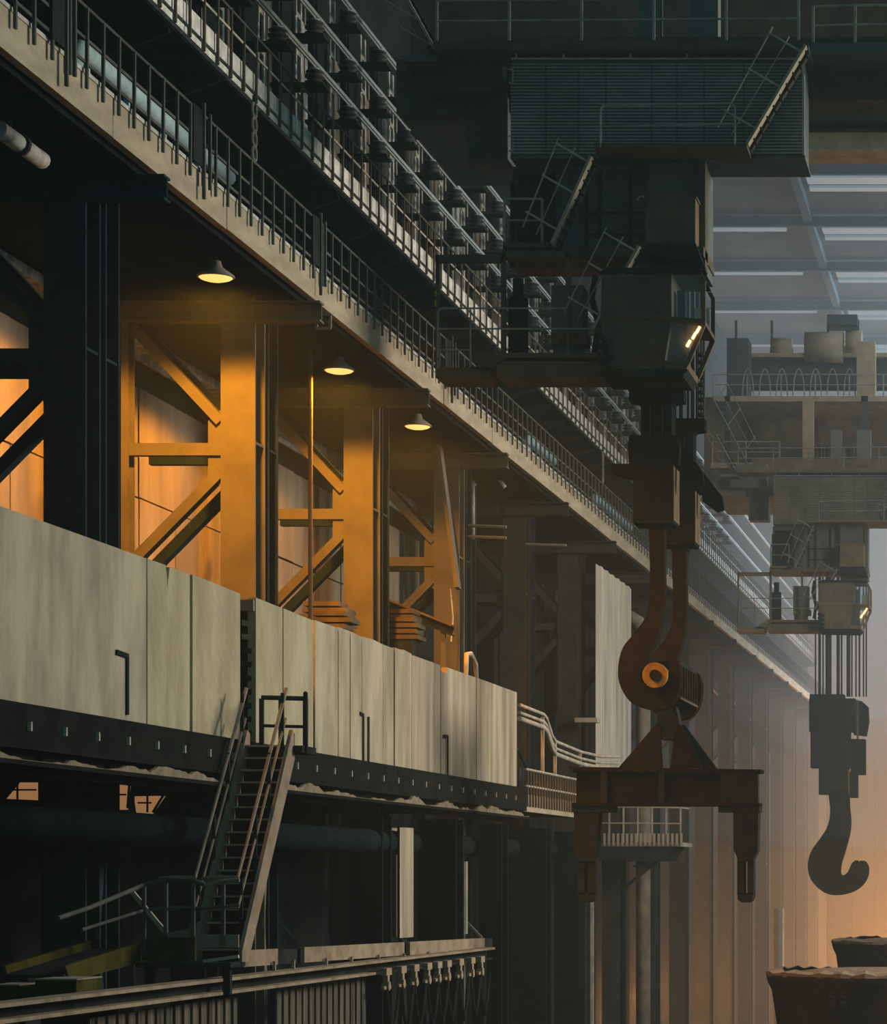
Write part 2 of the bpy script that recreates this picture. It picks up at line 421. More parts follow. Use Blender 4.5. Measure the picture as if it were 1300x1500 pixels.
# ------------------------------------------------------------------ column bents under the runway
def bent(Y, label, m=COLUMN, group=None, low=-10.0):
    t = thing('column_bent', label, 'column', (-15.3, Y, low), group)
    a = MB()
    def ibeam(y0, y1):
        c = MB()
        c.box(-15.62,-14.95,y0,y0+.06,low,11.2).box(-15.62,-14.95,y1-.06,y1,low,11.2).box(-15.32,-15.24,y0+.06,y1-.06,low,11.2)
        for z in (8.35, 4.9, .5): c.box(-15.24,-14.97,y0+.06,y1-.06,z,z+.05)
        return c
    part('outer_column', ibeam(Y, Y+.72), m, t)
    part('outer_column', ibeam(Y+.95, Y+1.65), BLUE if m is not BLUE else m, t)
    part('inner_column', MB().box(-17.75,-17.42,Y,Y+.05,low,10.75).box(-17.75,-17.42,Y+.35,Y+.4,low,10.75).box(-17.61,-17.56,Y,Y+.4,low,10.75), m, t)
    b = MB().box(-18.2,-13.66,Y-.12,Y+.2,10.70,10.74).box(-18.2,-13.66,Y-.12,Y+.2,11.06,11.10).box(-18.2,-13.66,Y+.02,Y+.06,10.74,11.06)
    part('bracket_beam', b, m, t)
    for dy in (.05, 1.25):
        mm = m if dy < 1 else BLUE
        part('strut', MB().box(-17.42,-15.62,Y+dy,Y+dy+.2,8.12,8.36), mm, t)
        part('upper_brace', MB().bar((-17.36,Y+dy+.1,10.62),(-15.64,Y+dy+.1,8.78), .2, .27, (0,1,0)), mm, t)
        part('lower_brace', MB().bar((-17.46,Y+dy+.1,5.95),(-15.64,Y+dy+.1,7.80), .2, .27, (0,1,0)), mm, t)
        part('gusset_plate', MB().prism([(-15.62,9.05),(-15.9,8.8),(-15.9,7.7),(-15.62,7.5)], 'y', Y+dy+.07, Y+dy+.11), mm, t)
    # lacing between the twin legs, low down
    lc = MB()
    z = low
    s = 1
    while z < 1.4:
        lc.bar((-15.0,Y+.7,z if s > 0 else z+1.5),(-15.0,Y+.98,z+1.5 if s > 0 else z), .05, .14); z += 1.5; s = -s
    part('lacing', lc, m, t)
    return t
labs = ['nearest blue black column at the left edge, unlit, with dark braces',
        'broad amber lit column under the nearest lamp, with amber braces',
        'amber lit column behind the second lamp, above the middle of the slab parapet',
        'slimmer amber lit column just right of the third lamp',
        'dark unlit column right above the far end of the slab parapet',
        'dark unlit column directly left of the white corrugated sheet']
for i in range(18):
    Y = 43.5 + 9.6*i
    if i < len(labs): bent(Y, labs[i], BLUE if i == 0 else COLUMN if i < 4 else SHADECOL)
    else: bent(Y, ('%s column from the left under the runway, a laced unlit one' % ORD[i]) if i < 13 else 'hazy brown laced column at the far end of the runway row', SHADECOL if i < 9 else COLUMN, 'far columns under the runway')

# pale duct along the back wall, seen between the columns
single('wall_duct', MB().box(-18.7,-18.3,34,YE,10.95,11.15).box(-18.72,-18.66,34,YE,10.8,11.18), PALEDUCT, 'long pale grey trough along the back wall behind the columns', 'duct')
t = thing('overhead_duct', 'short pale grey pipe under the walkway at the upper left edge', 'pipe', (-15.2, 40.4, 10.75))
part('pipe', MB().cyl((-15.1,40.2,10.95),(-15.1,42.0,10.95),.13), PALEDUCT, t, True)
part('collar', MB().cyl((-15.1,41.0,10.95),(-15.1,41.1,10.95),.17), STEEL, t, True)
part('hanger', MB().box(-15.13,-15.07,40.6,40.66,11.0,11.22), STEEL, t)

# ------------------------------------------------------------------ lamps
def lamp(Y, X, z, label, e):
    t = thing('pendant_lamp', label, 'lamp', (X, Y, z), 'amber lamps under the runway')
    part('shade', MB().lathe((X,Y,z), [(.33,0),(.34,.015),(.33,.04),(.22,.12),(.12,.19),(.09,.30),(.05,.31)], 24), GREYPIPE, t, True)
    part('lens', MB().lathe((X,Y,z), [(.02,-.075),(.16,-.06),(.26,-.03),(.315,.012)], 24), LENS, t, True)
    part('stem', MB().cyl((X,Y,z+.30),(X,Y,11.22),.03,8), STEEL, t)
    l = D.lights.new('lamp_light', 'SPOT'); l.energy = e; l.color = (1.0,.36,.016); l.shadow_soft_size = .25
    l.spot_size = math.radians(166); l.spot_blend = .2
    o = D.objects.new('lamp_light', l); COL.objects.link(o); o.location = (0, 0, -.12); o.parent = t
lamp(49.4, -14.62, 10.76, 'nearest lit amber lamp hanging in front of the broad amber column', 6200)
lamp(58.5, -14.67, 10.75, 'second lit amber lamp, in the middle of the three', 5200)
lamp(65.9, -14.63, 10.76, 'farthest and smallest of the three lit amber lamps', 3300)

# things among the columns
single('hanging_pipe', MB().cyl((PX(455,58.2),58.2,11.2), (PX(455,58.2),58.2,2.1), .05, 8), BROWN, 'thin amber lit vertical pipe between the broad column and the second column', 'pipe')
t = thing('leaning_beam', 'leaning amber lit beam propped against the third lit column', 'beam', P(655,860,71.6))
part('plank', MB().bar(P(642,640,71.7), P(671,862,71.4), .42, .10, (1,0,0)), COLUMN, t)
part('cable', MB().tube([P(660,862,71.3), P(664,905,71.3), P(661,940,71.3)], .02, 6), PALEDUCT, t)
t = thing('inclined_beam', 'inclined channel beam resting low between the second and third columns', 'beam', P(610,905,68))
part('top_flange', MB().bar(P(560,875,67.5), P(664,917,67.5), .4, .05), BROWN, t)
part('web', MB().bar(P(560,883,67.5), P(664,925,67.5), .05, .20), STEEL, t)
part('bottom_flange', MB().bar(P(560,889,67.5), P(664,931,67.5), .3, .04), STEEL, t)
part('prop', MB().bar(P(608,905,67.5), P(600,985,67.5), .1, .14), COLUMN, t)
part('prop', MB().bar(P(650,925,67.5), P(650,985,67.5), .1, .14), COLUMN, t)
for i, (px, py, ww, yy) in enumerate(((478,882,.95,60.5),(490,896,.7,60.0),(590,893,.8,66.2),(585,905,.9,65.6))):
    x, _, z = P(px, py, yy)
    t = thing('board_stack', ['pile of amber lit boards left of the second column','lower amber lit boards against the second column',
              'pile of amber lit boards right of the second column','lower pile of boards right of the second column'][i], 'boards', (x, yy, 2.1), 'board piles behind the slabs')
    for kx in range(4):
        part('board', MB().box(x-ww/2+random.uniform(-.1,.1), x+ww/2+random.uniform(-.1,.1), yy-.4, yy+.5, z-.14*kx-.12, z-.14*kx-.02), BROWN, t)
    part('crate', MB().box(x-ww/2+.05, x+ww/2-.05, yy-.35, yy+.45, 2.1, z-.55), STEEL, t)

t = thing('bent_pipe', 'pale bent pipe in the dark bay right of the third lamp', 'pipe', P(693,745,78))
part('pipe', MB().tube([P(693,790,78),P(693,702,78),P(696,695,78),P(703,691,78),P(720,691,78),P(727,695,78),P(740,714,78)], .06, 8), PALEDUCT, t, True)
part('flange', MB().cyl(P(693,712,78),P(693,708,78),.1,8), PALEDUCT, t)
part('support', MB().box(PX(690,78),PX(696,78),78.1,78.2,2.0,PZ(706,78)), STEEL, t)
for q, (a, b, y0) in enumerate(((686,742,770),(686,742,786),(755,830,797))):
    single('cross_pipe', MB().cyl(P(a,y0,73.9 if q < 2 else 82.0),P(b,y0+2,73.9 if q < 2 else 82.0),.045,8), GREYPIPE, ['upper thin grey pipe across the dark bay right of the third lamp','lower thin grey pipe across the dark bay right of the third lamp','thin grey pipe across the first dark column'][q], 'pipe')
t = thing('hanging_bracket', 'small square bracket hanging under the walkway edge beside the broad amber column', 'bracket', P(474,480,53.6))
part('bar', MB().bar(P(464,455,53.6),P(464,481,53.6),.05,.05), GREYPIPE, t)
part('bar', MB().bar(P(484,462,53.6),P(484,481,53.6),.05,.05), GREYPIPE, t)
part('bar', MB().bar(P(463,481,53.6),P(485,481,53.6),.05,.05), GREYPIPE, t)
part('bar', MB().bar(P(463,457,53.6),P(485,463,53.6),.05,.05), GREYPIPE, t)
# ------------------------------------------------------------------ working platform and heat shield slabs
SX = -13.3
wp = thing('working_platform', 'long dark working platform below the row of pale slabs', 'platform', (SX, 33, 1.5))
part('deck', MB().box(-18.9, SX+.02, 33, 72, 1.98, 2.10), STEEL, wp)
part('edge_beam', MB().box(SX+.02, SX+.20, 33, 72, 1.62, 2.22), NEARBLACK, wp)
part('lower_flange', MB().box(SX-.3, SX+.30, 33, 72, 1.40, 1.46), NEARBLACK, wp)
part('girder_web', MB().box(SX-.1, SX+.0, 33, 72, 1.30, 1.98), NEARBLACK, wp)
bo = mesh('bolt', MB().box(0,.05,-.025,.025,-.06,.06), PALERAIL)
y = 34.6
while y < 71.5:
    piece('bolt', bo, wp, (SX+.2, y, 1.92)); y += 1.32
pts = []; y = 33.0
while y < 72:
    pts.append((y, 1.47 + max(0.0, .06 + .06*math.sin(y*1.13+2*math.sin(y*.41)) + .04*math.sin(y*2.9+1.5*math.sin(y*.77)) + random.uniform(-.025,.025)))); y += .16
part('slag_crust', MB().prism([(33,1.46)]+pts+[(72,1.46)], 'x', SX+.21, SX+.27), CRUST, wp)
for i in range(14):
    part('joist', MB().box(-18.8, SX, 34+i*2.75, 34.25+i*2.75, 1.50, 1.98), STEEL, wp)


def slab(parent, p0, p1, mt, tl=0.0, tr_=0.0, bl=0.0, br=0.0, zt=4.76, zb=2.2, off=0.0, cut0=0, cut1=0):
    """one slab between two pixel columns; tl.. raise the corners, cut0/cut1 bevel the top corners"""
    y0, y1 = YX(p0, SX), YX(p1, SX)
    poly = [(y0, zb+bl), (y1, zb+br), (y1, zt+tr_-cut1), (y1-cut1*.35, zt+tr_), (y0+cut0*.35, zt+tl), (y0, zt+tl-cut0)]
    if not cut1: poly.remove((y1-cut1*.35, zt+tr_))
    if not cut0: poly.remove((y0+cut0*.35, zt+tl))
    return part('slab', MB().prism(poly, 'x', SX-.14+off, SX+off), mt, parent)
s1 = thing('heat_shield', 'nearest and largest pale slab wall at the left edge, left of the stair', 'heat shield', (SX, YX(150,SX), 2.2))
for a, b, mt, kw in ((-60, 214.5, SHIELD, {}), (215.2, 244, SHIELD2, dict(off=.01, cut1=.22)), (247, 280, SHIELD2, dict(off=-.02, cut0=.35, bl=.02)),
                     (281, 302.5, SHIELD2, dict(off=.015)), (303, 352, SHIELD2, dict(off=0, tr_=-.03))):
    slab(s1, a, b, mt, **kw)
def slit(parent, px, pt, pb, px2, pt2):
    yy = YX(px, SX); z0, z1 = PZ(pt, yy), PZ(pb, yy); y2 = YX(px2, SX)
    part('locking_bar', MB().box(SX+.0, SX+.035, yy-.035, yy+.035, z1, z0).bar((SX+.018,yy+.03,z0),(SX+.018,y2,PZ(pt2,y2)),.03,.07), STEEL, parent)
slit(s1, 185, 961, 1047, 169, 955)
s2 = thing('heat_shield', 'narrow pale slab between the stair and the dark gap', 'heat shield', (SX, YX(415,SX), 2.2))
slab(s2, 375, 414, SHIELD2, off=.0, tr_=-.02); slab(s2, 414.6, 458, SHIELD2, off=.012, tl=-.02, tr_=-.05)
s3 = thing('heat_shield', 'pale wall of eight narrow upright slabs right of the dark gap', 'heat shield', (SX, YX(530,SX), 2.2))
ed = [462, 496, 513, 530, 546, 562, 578, 591, 604]
for i in range(8):
    slab(s3, ed[i], ed[i+1]-.7, SHIELD, off=random.uniform(-.015,.015), tl=random.uniform(-.04,.02), tr_=random.uniform(-.04,.02), zb=2.2 if i else 2.24)
slit(s3, 531, 1048, 1116, 526, 1045)
part('locking_bar', MB().box(SX+.02,SX+.05,YX(538,SX)-.03,YX(538,SX)+.03,PZ(1116,YX(538,SX)),PZ(1050,YX(538,SX))), BROWN, s3)
s4 = thing('heat_shield', 'streaked pale slab wall at the far right end of the row', 'heat shield', (SX, YX(690,SX), 2.12))
ed = [606, 648, 657, 700, 731, 760]
for i in range(5):
    slab(s4, ed[i], ed[i+1]-.4, SHIELD3, off=-.03+random.uniform(-.01,.01), zb=2.12, zt=4.74 if i != 1 else 4.60)
slit(s4, 655, 1079, 1140, 650, 1078)
yl = YX(690, SX); y2 = YX(703, SX)
part('lifting_loop', MB().tube([(SX-.1,yl-.1,4.7),(SX-.1,yl,5.25),(SX-.1,yl+.5,5.3),(SX-.1,y2,5.1),(SX-.1,y2+.1,4.7)], .06, 8), PALERAIL, s4, True)

for sh_, a, b in ((s1,-60,352),(s2,346,466),(s3,458,606),(s4,600,757)):
    part('dark_backing', MB().box(SX-.34, SX-.24, YX(a,SX), YX(b,SX), 2.12, 4.55), NEARBLACK, sh_)  # dark sheet added behind the slabs to keep the gaps dark
# ladder in the gap
t = thing('gap_ladder', 'small steel ladder in the gap between the first two slab walls', 'ladder', P(361,1030,47.4))
for px in (352, 371):
    part('rail', MB().bar(P(px,888,47.4), P(px,1095,47.4), .06, .06), STEEL, t)
for i in range(9):
    part('rung', MB().bar(P(353,912+i*20,47.3), P(369,914+i*20,47.3), .05, .09), PALERAIL if i < 2 else STEEL, t)
part('header', MB().box(PX(349,47.4), PX(376,47.4), 47.2, 47.6, PZ(896,47.4), PZ(880,47.4)), GREYPIPE, t)

# ------------------------------------------------------------------ stair
XL, XR = -12.98, -12.23
YT, YB, ZT, ZB = 45.5, 42.85, 2.12, -1.30
st = thing('steel_stair', 'steep brown steel stair with handrails descending from the gap in the slabs', 'stair', (-12.6, 44.2, ZB))
def stz(y): return ZT + (y-YT)*(ZT-ZB)/(YT-YB)
for x in (XL, XR):
    part('stringer', MB().prism([(YT+.06,ZT+.26),(YT+.2,ZT+.2),(YT+.2,ZT-.22),(YB+.12,ZB-.1),(YB-.24,ZB-.1),(YB-.24,ZB+.06)], 'x', x-.03, x+.03), STRINGER, st)
tm = mesh('tread', MB().box(XL+.04, XR-.04, -.09, .12, -.03, 0), TREAD)
rm = mesh('gap_shade', MB().box(XL+.04, XR-.04, .10, .115, -.21, -.03), NEARBLACK)  # dark plates added for the shade in the open gaps between treads
for i in range(17):
    f = i/16.5; y = YT + (YB-YT)*f; z = ZT + (ZB-ZT)*f
    piece('tread', tm, st, (0, y, z))
    piece('gap_shade', rm, st, (0, y, z))
for x, nm in ((XL-.02,0),(XR-.10,1)):
    top = [(x,YT+.15,ZT+.95),(x,YB-.02,ZB+1.22)]
    top += [(x-.35 if nm == 0 else x-.3, YB-.05, ZB+1.22), (x-.55, YB-.05, ZB+1.2)]
    part('handrail', MB().tube(top, .035, 8), STRINGER, st)
    part('mid_rail', MB().tube([(x,YT+.1,ZT+.45),(x,YB,ZB+.75),(x-.5,YB-.05,ZB+.72)], .025, 8), STRINGER, st)
    for i in range(4):
        f = .04+i*.30; y = YT + (YB-YT)*f; z = ZT+(ZB-ZT)*f
        part('rail_post', MB().bar((x,y,z-.05),(x,y+.02,z+1.0), .05, .05), STEEL, st)
# top landing rail
part('landing', MB().box(XL, -12.05, YT+.1, YT+1.0, 2.0, 2.12), STEEL, st)
part('landing_rail', MB().tube([(XL,YT+1,2.98),(XR,YT+1,2.96),(XR+.18,YT+.3,3.0)], .04, 8).tube([(XL,YT+1,2.5),(XR,YT+1,2.48),(XR+.18,YT+.3,2.5)], .028, 8), STEEL, st)
for (x, y) in ((XL,YT+1),(-12.65,YT+1),(XR,YT+1),(XR+.18,YT+.3)):
    part('landing_post', MB().box(x-.035,x+.035,y-.035,y+.035,2.0,2.96), STEEL, st)
# bottom landing
LY = 42.1
ld = thing('stair_landing', 'small landing with bent railing at the foot of the brown stair', 'landing', (-12.9, LY+.4, -1.5))
part('deck', MB().box(-13.7, XR, LY, LY+.8, -1.47, -1.39), STEEL, ld)
part('toe_board', MB().box(PX(291,LY), PX(350,LY), LY-.02, LY+.02, PZ(1388,LY), PZ(1369,LY)), STRINGER, ld)
part('toe_board', MB().prism([(PX(a,LY),PZ(b,LY)) for a, b in ((245,1366),(276,1361),(281,1345),(285,1345),(285,1373),(245,1373))], 'y', LY-.02, LY+.02), STRINGER, ld)
part('edge_channel', MB().bar(P(298,1408,LY), P(350,1401,LY), .06, .05), PALERAIL, ld)
part('side_plate', MB().box(PX(208,LY), PX(286,LY), LY, LY+.05, PZ(1407,LY), PZ(1372,LY)), GREEN, ld)
for px, pb in ((211,1400),(243,1372),(283,1372),(327,1385)):
    x = PX(px, LY-.03); part('post', MB().box(x-.028,x+.028,LY-.06,LY,PZ(pb,LY),PZ(1293,LY)), RAIL, ld)
part('top_rail', MB().tube([P(300,1296,LY),P(285,1290,LY),P(245,1288,LY),P(212,1296,LY),P(130,1330,40.2),P(85,1345,39.0)], .034, 8), RAIL, ld)
part('top_rail', MB().tube([P(302,1298,LY),P(318,1292,LY),P(351,1289,LY)], .034, 8), STRINGER, ld)
part('mid_rail', MB().tube([P(351,1326,LY),P(300,1330,LY),P(245,1330,LY),P(212,1333,LY),P(120,1362,40.2)], .025, 8), RAIL, ld)
part('diagonal_rod', MB().bar(P(194,1307,LY),P(241,1364,LY),.065,.065), PALERAIL, ld)
for x, y in ((-13.6,LY+.4),(-12.4,LY+.4)): part('leg', MB().box(x-.06,x+.06,y-.06,y+.06,-1.9,-1.47), STEEL, ld)
rp = thing('sloping_gangway', 'olive painted gangway sloping down to the left from the stair landing', 'gangway', (-14.0, 40.6, -1.7))
gp = [(38.8,-1.33),(39.0,-1.56),(42.4,-1.37),(42.4,-1.06)]
part('side_plate', MB().prism(gp, 'x', -13.68,-13.62), GREEN, rp)
part('deck', MB().prism([(38.8,-1.45),(38.8,-1.5),(42.4,-1.24),(42.4,-1.18)], 'x', -14.5,-13.65), STEEL, rp)
part('side_plate', MB().prism(gp, 'x', -14.54,-14.48), GREEN, rp)
for y, z in ((39.3,-1.5),(41.8,-1.35)): part('leg', MB().box(-14.45,-14.35,y-.05,y+.05,-10,z), STEEL, rp)
for i, (a, b, t0, t1) in enumerate(((-8, 28, 1444, 1466), (52, 112, 1436, 1458))):
    yy = 38.0
    t = thing('cable_box', ['low olive box on the beam at the bottom left corner', 'low olive box on the beam below the gangway end'][i], 'box', P((a+b)/2, t1, yy))
    part('body', MB().box(PX(a,yy),PX(b,yy),yy,yy+1,PZ(t1,yy)-.25,PZ(t0,yy)), GREEN, t)
    part('lid', MB().box(PX(a,yy)-.02,PX(b,yy)+.02,yy-.03,yy+1,PZ(t0,yy),PZ(t0,yy)+.02), GREYPIPE, t)

# ------------------------------------------------------------------ lower beam, siding, trolleys, pipe
BX = -12.6
def LB(px, py, X=BX):
    yy = YX(px, X); return (X, yy, PZ(py, yy))
lb = thing('lower_runway_beam', 'long dusty beam crossing the bottom left of the picture', 'beam', (BX, 40, -2.1))
part('top_flange', MB().bar(LB(-40,1476), LB(715,1389), .34, .05), PLATE, lb)
part('web', MB().bar(LB(-40,1487,-12.68), LB(712,1396,-12.68), .05, .2), STEEL, lb)
part('bottom_flange', MB().bar(LB(-40,1500), LB(538,1426), .34, .05), PLATE, lb)
part('bottom_flange', MB().bar(LB(538,1426), LB(712,1404), .3, .05), STEEL, lb)
for a, b in ((354, 404), (443, 590), (598, 708)):
    za0, za1 = 1396-(a-360)*.064, 1412-(a-360)*.060; zb0, zb1 = 1396-(b-360)*.064, 1412-(b-360)*.060
    pa = LB(a, (za0+za1)/2, -12.75); pb = LB(b, (zb0+zb1)/2, -12.75)
    part('face_plate', MB().bar(pa, pb, .08, .27), PLATE, lb)
part('backing_beam', MB().bar(LB(350,1405,-12.95), LB(714,1382,-12.95), .25, .25), STEEL, lb)
for px in (402, 430, 478, 515, 555, 592, 628, 660, 690, 712):
    part('hanger', MB().bar(LB(px,1408-(px-402)*.06,-12.66), LB(px,1428-(px-402)*.115,-12.66), .05, .06), PLATE, lb)
for px in (-20, 150, 330, 480, 620, 705):
    yy = YX(px, -13.0)
    part('post', MB().box(-13.2,-12.9,yy-.15,yy+.15,-10,-1.8), NIGHT, lb)
# siding under the beam
sd = thing('siding', 'dark stained corrugated siding hanging under the lower beam', 'siding', (-12.75, 44, -10))
sy0, sy1 = YX(132,-12.8), YX(536,-12.8)
y = sy0; i = 0
while y < sy1:
    px = VX + F*(-12.8)/y
    if not (340 < px < 400):
        part('sheet', MB().box(-12.84 + (.035 if i % 2 else 0), -12.80 + (.035 if i % 2 else 0), y, y+.214, -5.5, -2.0), CURTAIN, sd)
    y += .215; i += 1
ct = thing('cable_trolley', 'small dusty cable trolley hanging on the lower beam', 'trolley', LB(560,1440), 'cable trolleys on the lower beam')
def trolley(t, px):
    c = LB(px, 1424-(px-560)*.13, -12.42)
    x, yy, z = c
    part('carriage', MB().box(x-.06,x+.06,yy-.22,yy+.22,z-.07,z+.07).box(x-.05,x+.05,yy-.08,yy+.08,z-.2,z-.07), PLATE, t)
    part('clamp', MB().cyl((x-.07,yy,z-.28),(x+.07,yy,z-.28),.10,8).box(x-.03,x+.03,yy-.3,yy+.3,z-.34,z-.28), PLATE, t)
    part('cable', MB().tube([(x,yy,z-.3),(x,yy+.25,z-.9),(x,yy+.55,z-1.3),(x,yy+.85,z-.9),(x,yy+1.1,z-.35)], .035, 6), STEEL, t)
ct['label'] = 'first dusty cable trolley from the left on the lower beam'
trolley(ct, 566)
for q, px in enumerate((588, 607, 626, 641, 655, 673, 690, 704)):
    t = thing('cable_trolley', '%s dusty cable trolley from the left on the lower beam' % ORD[q+1], 'trolley', LB(px,1440), 'cable trolleys on the lower beam')
    trolley(t, px)
single('main_pipe', MB().cyl((-13.9,33,.68),(-13.9,88,.64),.26,16), NIGHT, 'thick blue black pipe running level below the working platform', 'pipe', smooth=True)
# dark undercroft: piers, pale plates, glowing panes for gaps onto the lit wall
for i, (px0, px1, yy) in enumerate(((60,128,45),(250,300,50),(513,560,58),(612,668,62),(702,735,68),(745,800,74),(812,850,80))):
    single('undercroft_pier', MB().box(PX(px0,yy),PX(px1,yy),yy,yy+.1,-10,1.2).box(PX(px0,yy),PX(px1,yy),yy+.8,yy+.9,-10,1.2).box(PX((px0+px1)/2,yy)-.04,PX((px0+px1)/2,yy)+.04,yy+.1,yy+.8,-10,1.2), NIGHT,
           'dark pier under the working platform, %s' % ['below the gap left of the lit openings','behind the left stringer of the stair','left of the pale plates','right of the pale plates','at the end of the dusty beam','below the far end of the slabs','left of the lifting beam'][i], 'pier')
t = thing('pale_column', 'pale twin plate column below the slabs right of the stair', 'column', P(585,1373,59.7))
for a, b, cut in ((562,582,.5),(586,606,0)):
    xa, xb = PX(a,59.5), PX(b,60.5)
    za, zb, zc, zd = PZ(1212,59.6), PZ(1374,59.6), PZ(1342,59.6), PZ(1374,59.6)
    m = MB()
    m.v = [(xa,59.5,za),(xb,60.5,za),(xb,60.5,zb),(xa+(xb-xa)*.8,60.3,zb),(xa,59.5,zc if cut else zd)]
    m.v += [(x-.03,y+.05,z) for x, y, z in m.v]
    m.f = [(4,3,2,1,0),(5,6,7,8,9)] + [(q,(q+1)%5,5+(q+1)%5,5+q) for q in range(5)]
    part('plate', m, SHIELD3, t)
part('web', MB().box(PX(581,59.7),PX(587,59.7),59.85,60.3,-10,1.0), STEEL, t)
single('thin_post', MB().cyl(P(681,1262,63),P(681,1368,63),.07,8), PALERAIL, 'thin pale post above the far end of the dusty beam', 'post')
for i, (a, b) in enumerate(((418,432),(400,412),(692,706))):
    single('brace_rod', MB().bar(P(a-14,1345,58 if i<2 else 64),P(b,1374,58 if i<2 else 64),.05,.06), PALERAIL, ['short pale brace rod on the dusty beam, right one of the pair','short pale brace rod on the dusty beam nearest the stair','short pale brace rod at the far end of the dusty beam'][i], 'rod')
lit_gaps = (((8,1170),(28,1146),(53,1146),(53,1172)), ((135,1146),(190,1146),(185,1186),(138,1186)), ((196,1165),(240,1166),(222,1192),(196,1190)))
for n, q in enumerate(lit_gaps):
    yy = 46.0
    fr = struct('window_%d' % (40+n), MB().bar(P(q[0][0]-2,q[0][1],yy),P(q[1][0],q[1][1]-2,yy),.035,.035).bar(P(q[1][0],q[1][1]-2,yy),P(q[2][0]+2,q[2][1]-2,yy),.035,.035).bar(P(q[3][0]+2,q[3][1]+2,yy),P(q[0][0]-2,q[0][1]+2,yy),.035,.035), STEEL)
    part('pane', MB().prism([(PX(a,yy),PZ(b,yy)) for a, b in q], 'y', yy+.05, yy+.09), LITGAP, fr)  # glowing pane stands in for the lit wall seen through an opening
    mx = (q[1][0]+q[2][0])/2 - 15
    part('mullion', MB().bar(P(mx,q[1][1],yy),P(mx,q[3][1],yy),.028,.028).bar(P(q[0][0]+6,(q[1][1]+q[3][1])/2-2,yy),P(q[2][0],(q[1][1]+q[3][1])/2-2,yy),.028,.028), STEEL, fr)
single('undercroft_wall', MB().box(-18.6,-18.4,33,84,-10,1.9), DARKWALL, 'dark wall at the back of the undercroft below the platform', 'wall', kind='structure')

# ------------------------------------------------------------------ balconies beyond the slabs
bl_ = thing('curved_balcony', 'balcony with three pale curved rails right of the slab row', 'balcony', (-13.4, 76, 1.6))
part('deck', MB().box(-15.0,-13.3,72.3,82.5,1.66,1.76), STEEL, bl_)
part('fascia', MB().box(-13.3,-13.22,72.3,81.5,1.62,2.08), CONC, bl_)
for dz, r in ((0,.05),(-.20,.045),(-.36,.07)):
    part('rail', MB().tube([(-13.3,72.0,4.42+dz),(-13.3,75.6,4.38+dz),(-13.3,76.1,4.3+dz),(-13.3,77.0,3.85+dz),(-13.3,77.6,3.72+dz),(-13.3,82.0,3.62+dz),(-13.15,84.6,3.60+dz),(-12.8,86.4,3.66+dz),(-13.1,87.6,3.72+dz)], r, 8), PALERAIL, bl_, True)
for yy, zt in ((75.6,4.3),(77.6,3.7),(82,3.6)):
    part('rail_post', MB().box(-13.36,-13.28,yy-.05,yy+.05,1.7,zt), PALERAIL, bl_)
bb = mesh('baluster', MB().box(-.03,.03,-.04,.04,1.75,2.75), BROWN)
for i in range(22): piece('baluster', bb, bl_, (-13.2, 72.6+i*.42, 0))
part('guard_rail', MB().tube([(-13.2,72.4,2.74),(-13.2,81.6,2.74)], .035, 6).tube([(-13.2,72.4,2.3),(-13.2,81.6,2.3)], .03, 6), PALERAIL, bl_)
single('valve_rack', MB().tube([(-13.9,73,2.9),(-13.9,75,3.4),(-13.9,77,2.7),(-13.9,80,2.6)], .05, 6).box(-14.2,-13.9,73.2,74.4,1.76,3.2).box(-14.2,-13.9,75.2,76.0,1.76,2.9).box(-14.2,-13.9,77.4,80.4,1.76,2.6), STEEL, 'dark valve rack standing behind the balcony balusters', 'machinery')
fb = thing('far_balcony', 'dusty railed balcony on brackets seen below the lifting beam', 'balcony', (-13.9, 100, .3))
part('deck', MB().box(-15.7,-12.5,99.5,103,.95,1.1), CONC, fb)
part('body', MB().prism([(-15.6,.95),(-12.75,.95),(-13.1,.42),(-15.6,.42)], 'y', 99.6, 102.8), STEEL, fb)
part('bracket', MB().bar((-14.9,100,-.8),(-13.4,100,.45),.12,.12), STEEL, fb)
part('handrail', MB().tube([(-15.7,99.5,2.4),(-12.5,99.5,2.36),(-12.4,101,2.36)], .035, 6).tube([(-15.7,99.5,1.8),(-12.5,99.5,1.78)], .03, 6), PALERAIL, fb)
b3 = mesh('baluster', MB().box(-.04,.04,-.02,.02,0,.42), PALERAIL)
for i in range(20): piece('baluster', b3, fb, (-15.6+i*.165, 99.45, 1.0))
for i in range(7): part('rail_post', MB().box(-15.65+i*.52,-15.59+i*.52,99.47,99.53,1.1,2.4), PALERAIL, fb)
ws = thing('corrugated_sheet', 'tall white streaked corrugated sheet on the far column row', 'sheet', (-14.4, 96, 3.5))
y = 92.0; i = 0
while y < 100.1:
    part('sheet_rib', MB().prism([(-14.42,y),(-14.40+.05*(i%2),y+.1),(-14.40+.05*(i%2),y+.5),(-14.42,y+.62)], 'z', 3.3, 10.4), SHEET, ws); y += .64; i += 1
t = thing('elbow_pipe', 'dusty elbow pipe standing right of the white corrugated sheet', 'pipe', (-14.1, 101, 3))
part('pipe', MB().tube([(-15.0,101.2,9.45),(-14.55,101.2,9.42),(-14.28,101.2,9.25),(-14.13,101.2,8.95),(-14.1,101.2,8.5),(-14.1,101.2,-9.9)], .27, 12), GREYPIPE, t, True)
for z in (8.2, 4.2, .2): part('flange', MB().cyl((-14.1,101.2,z),(-14.1,101.2,z+.07),.36,12), GREYPIPE, t)
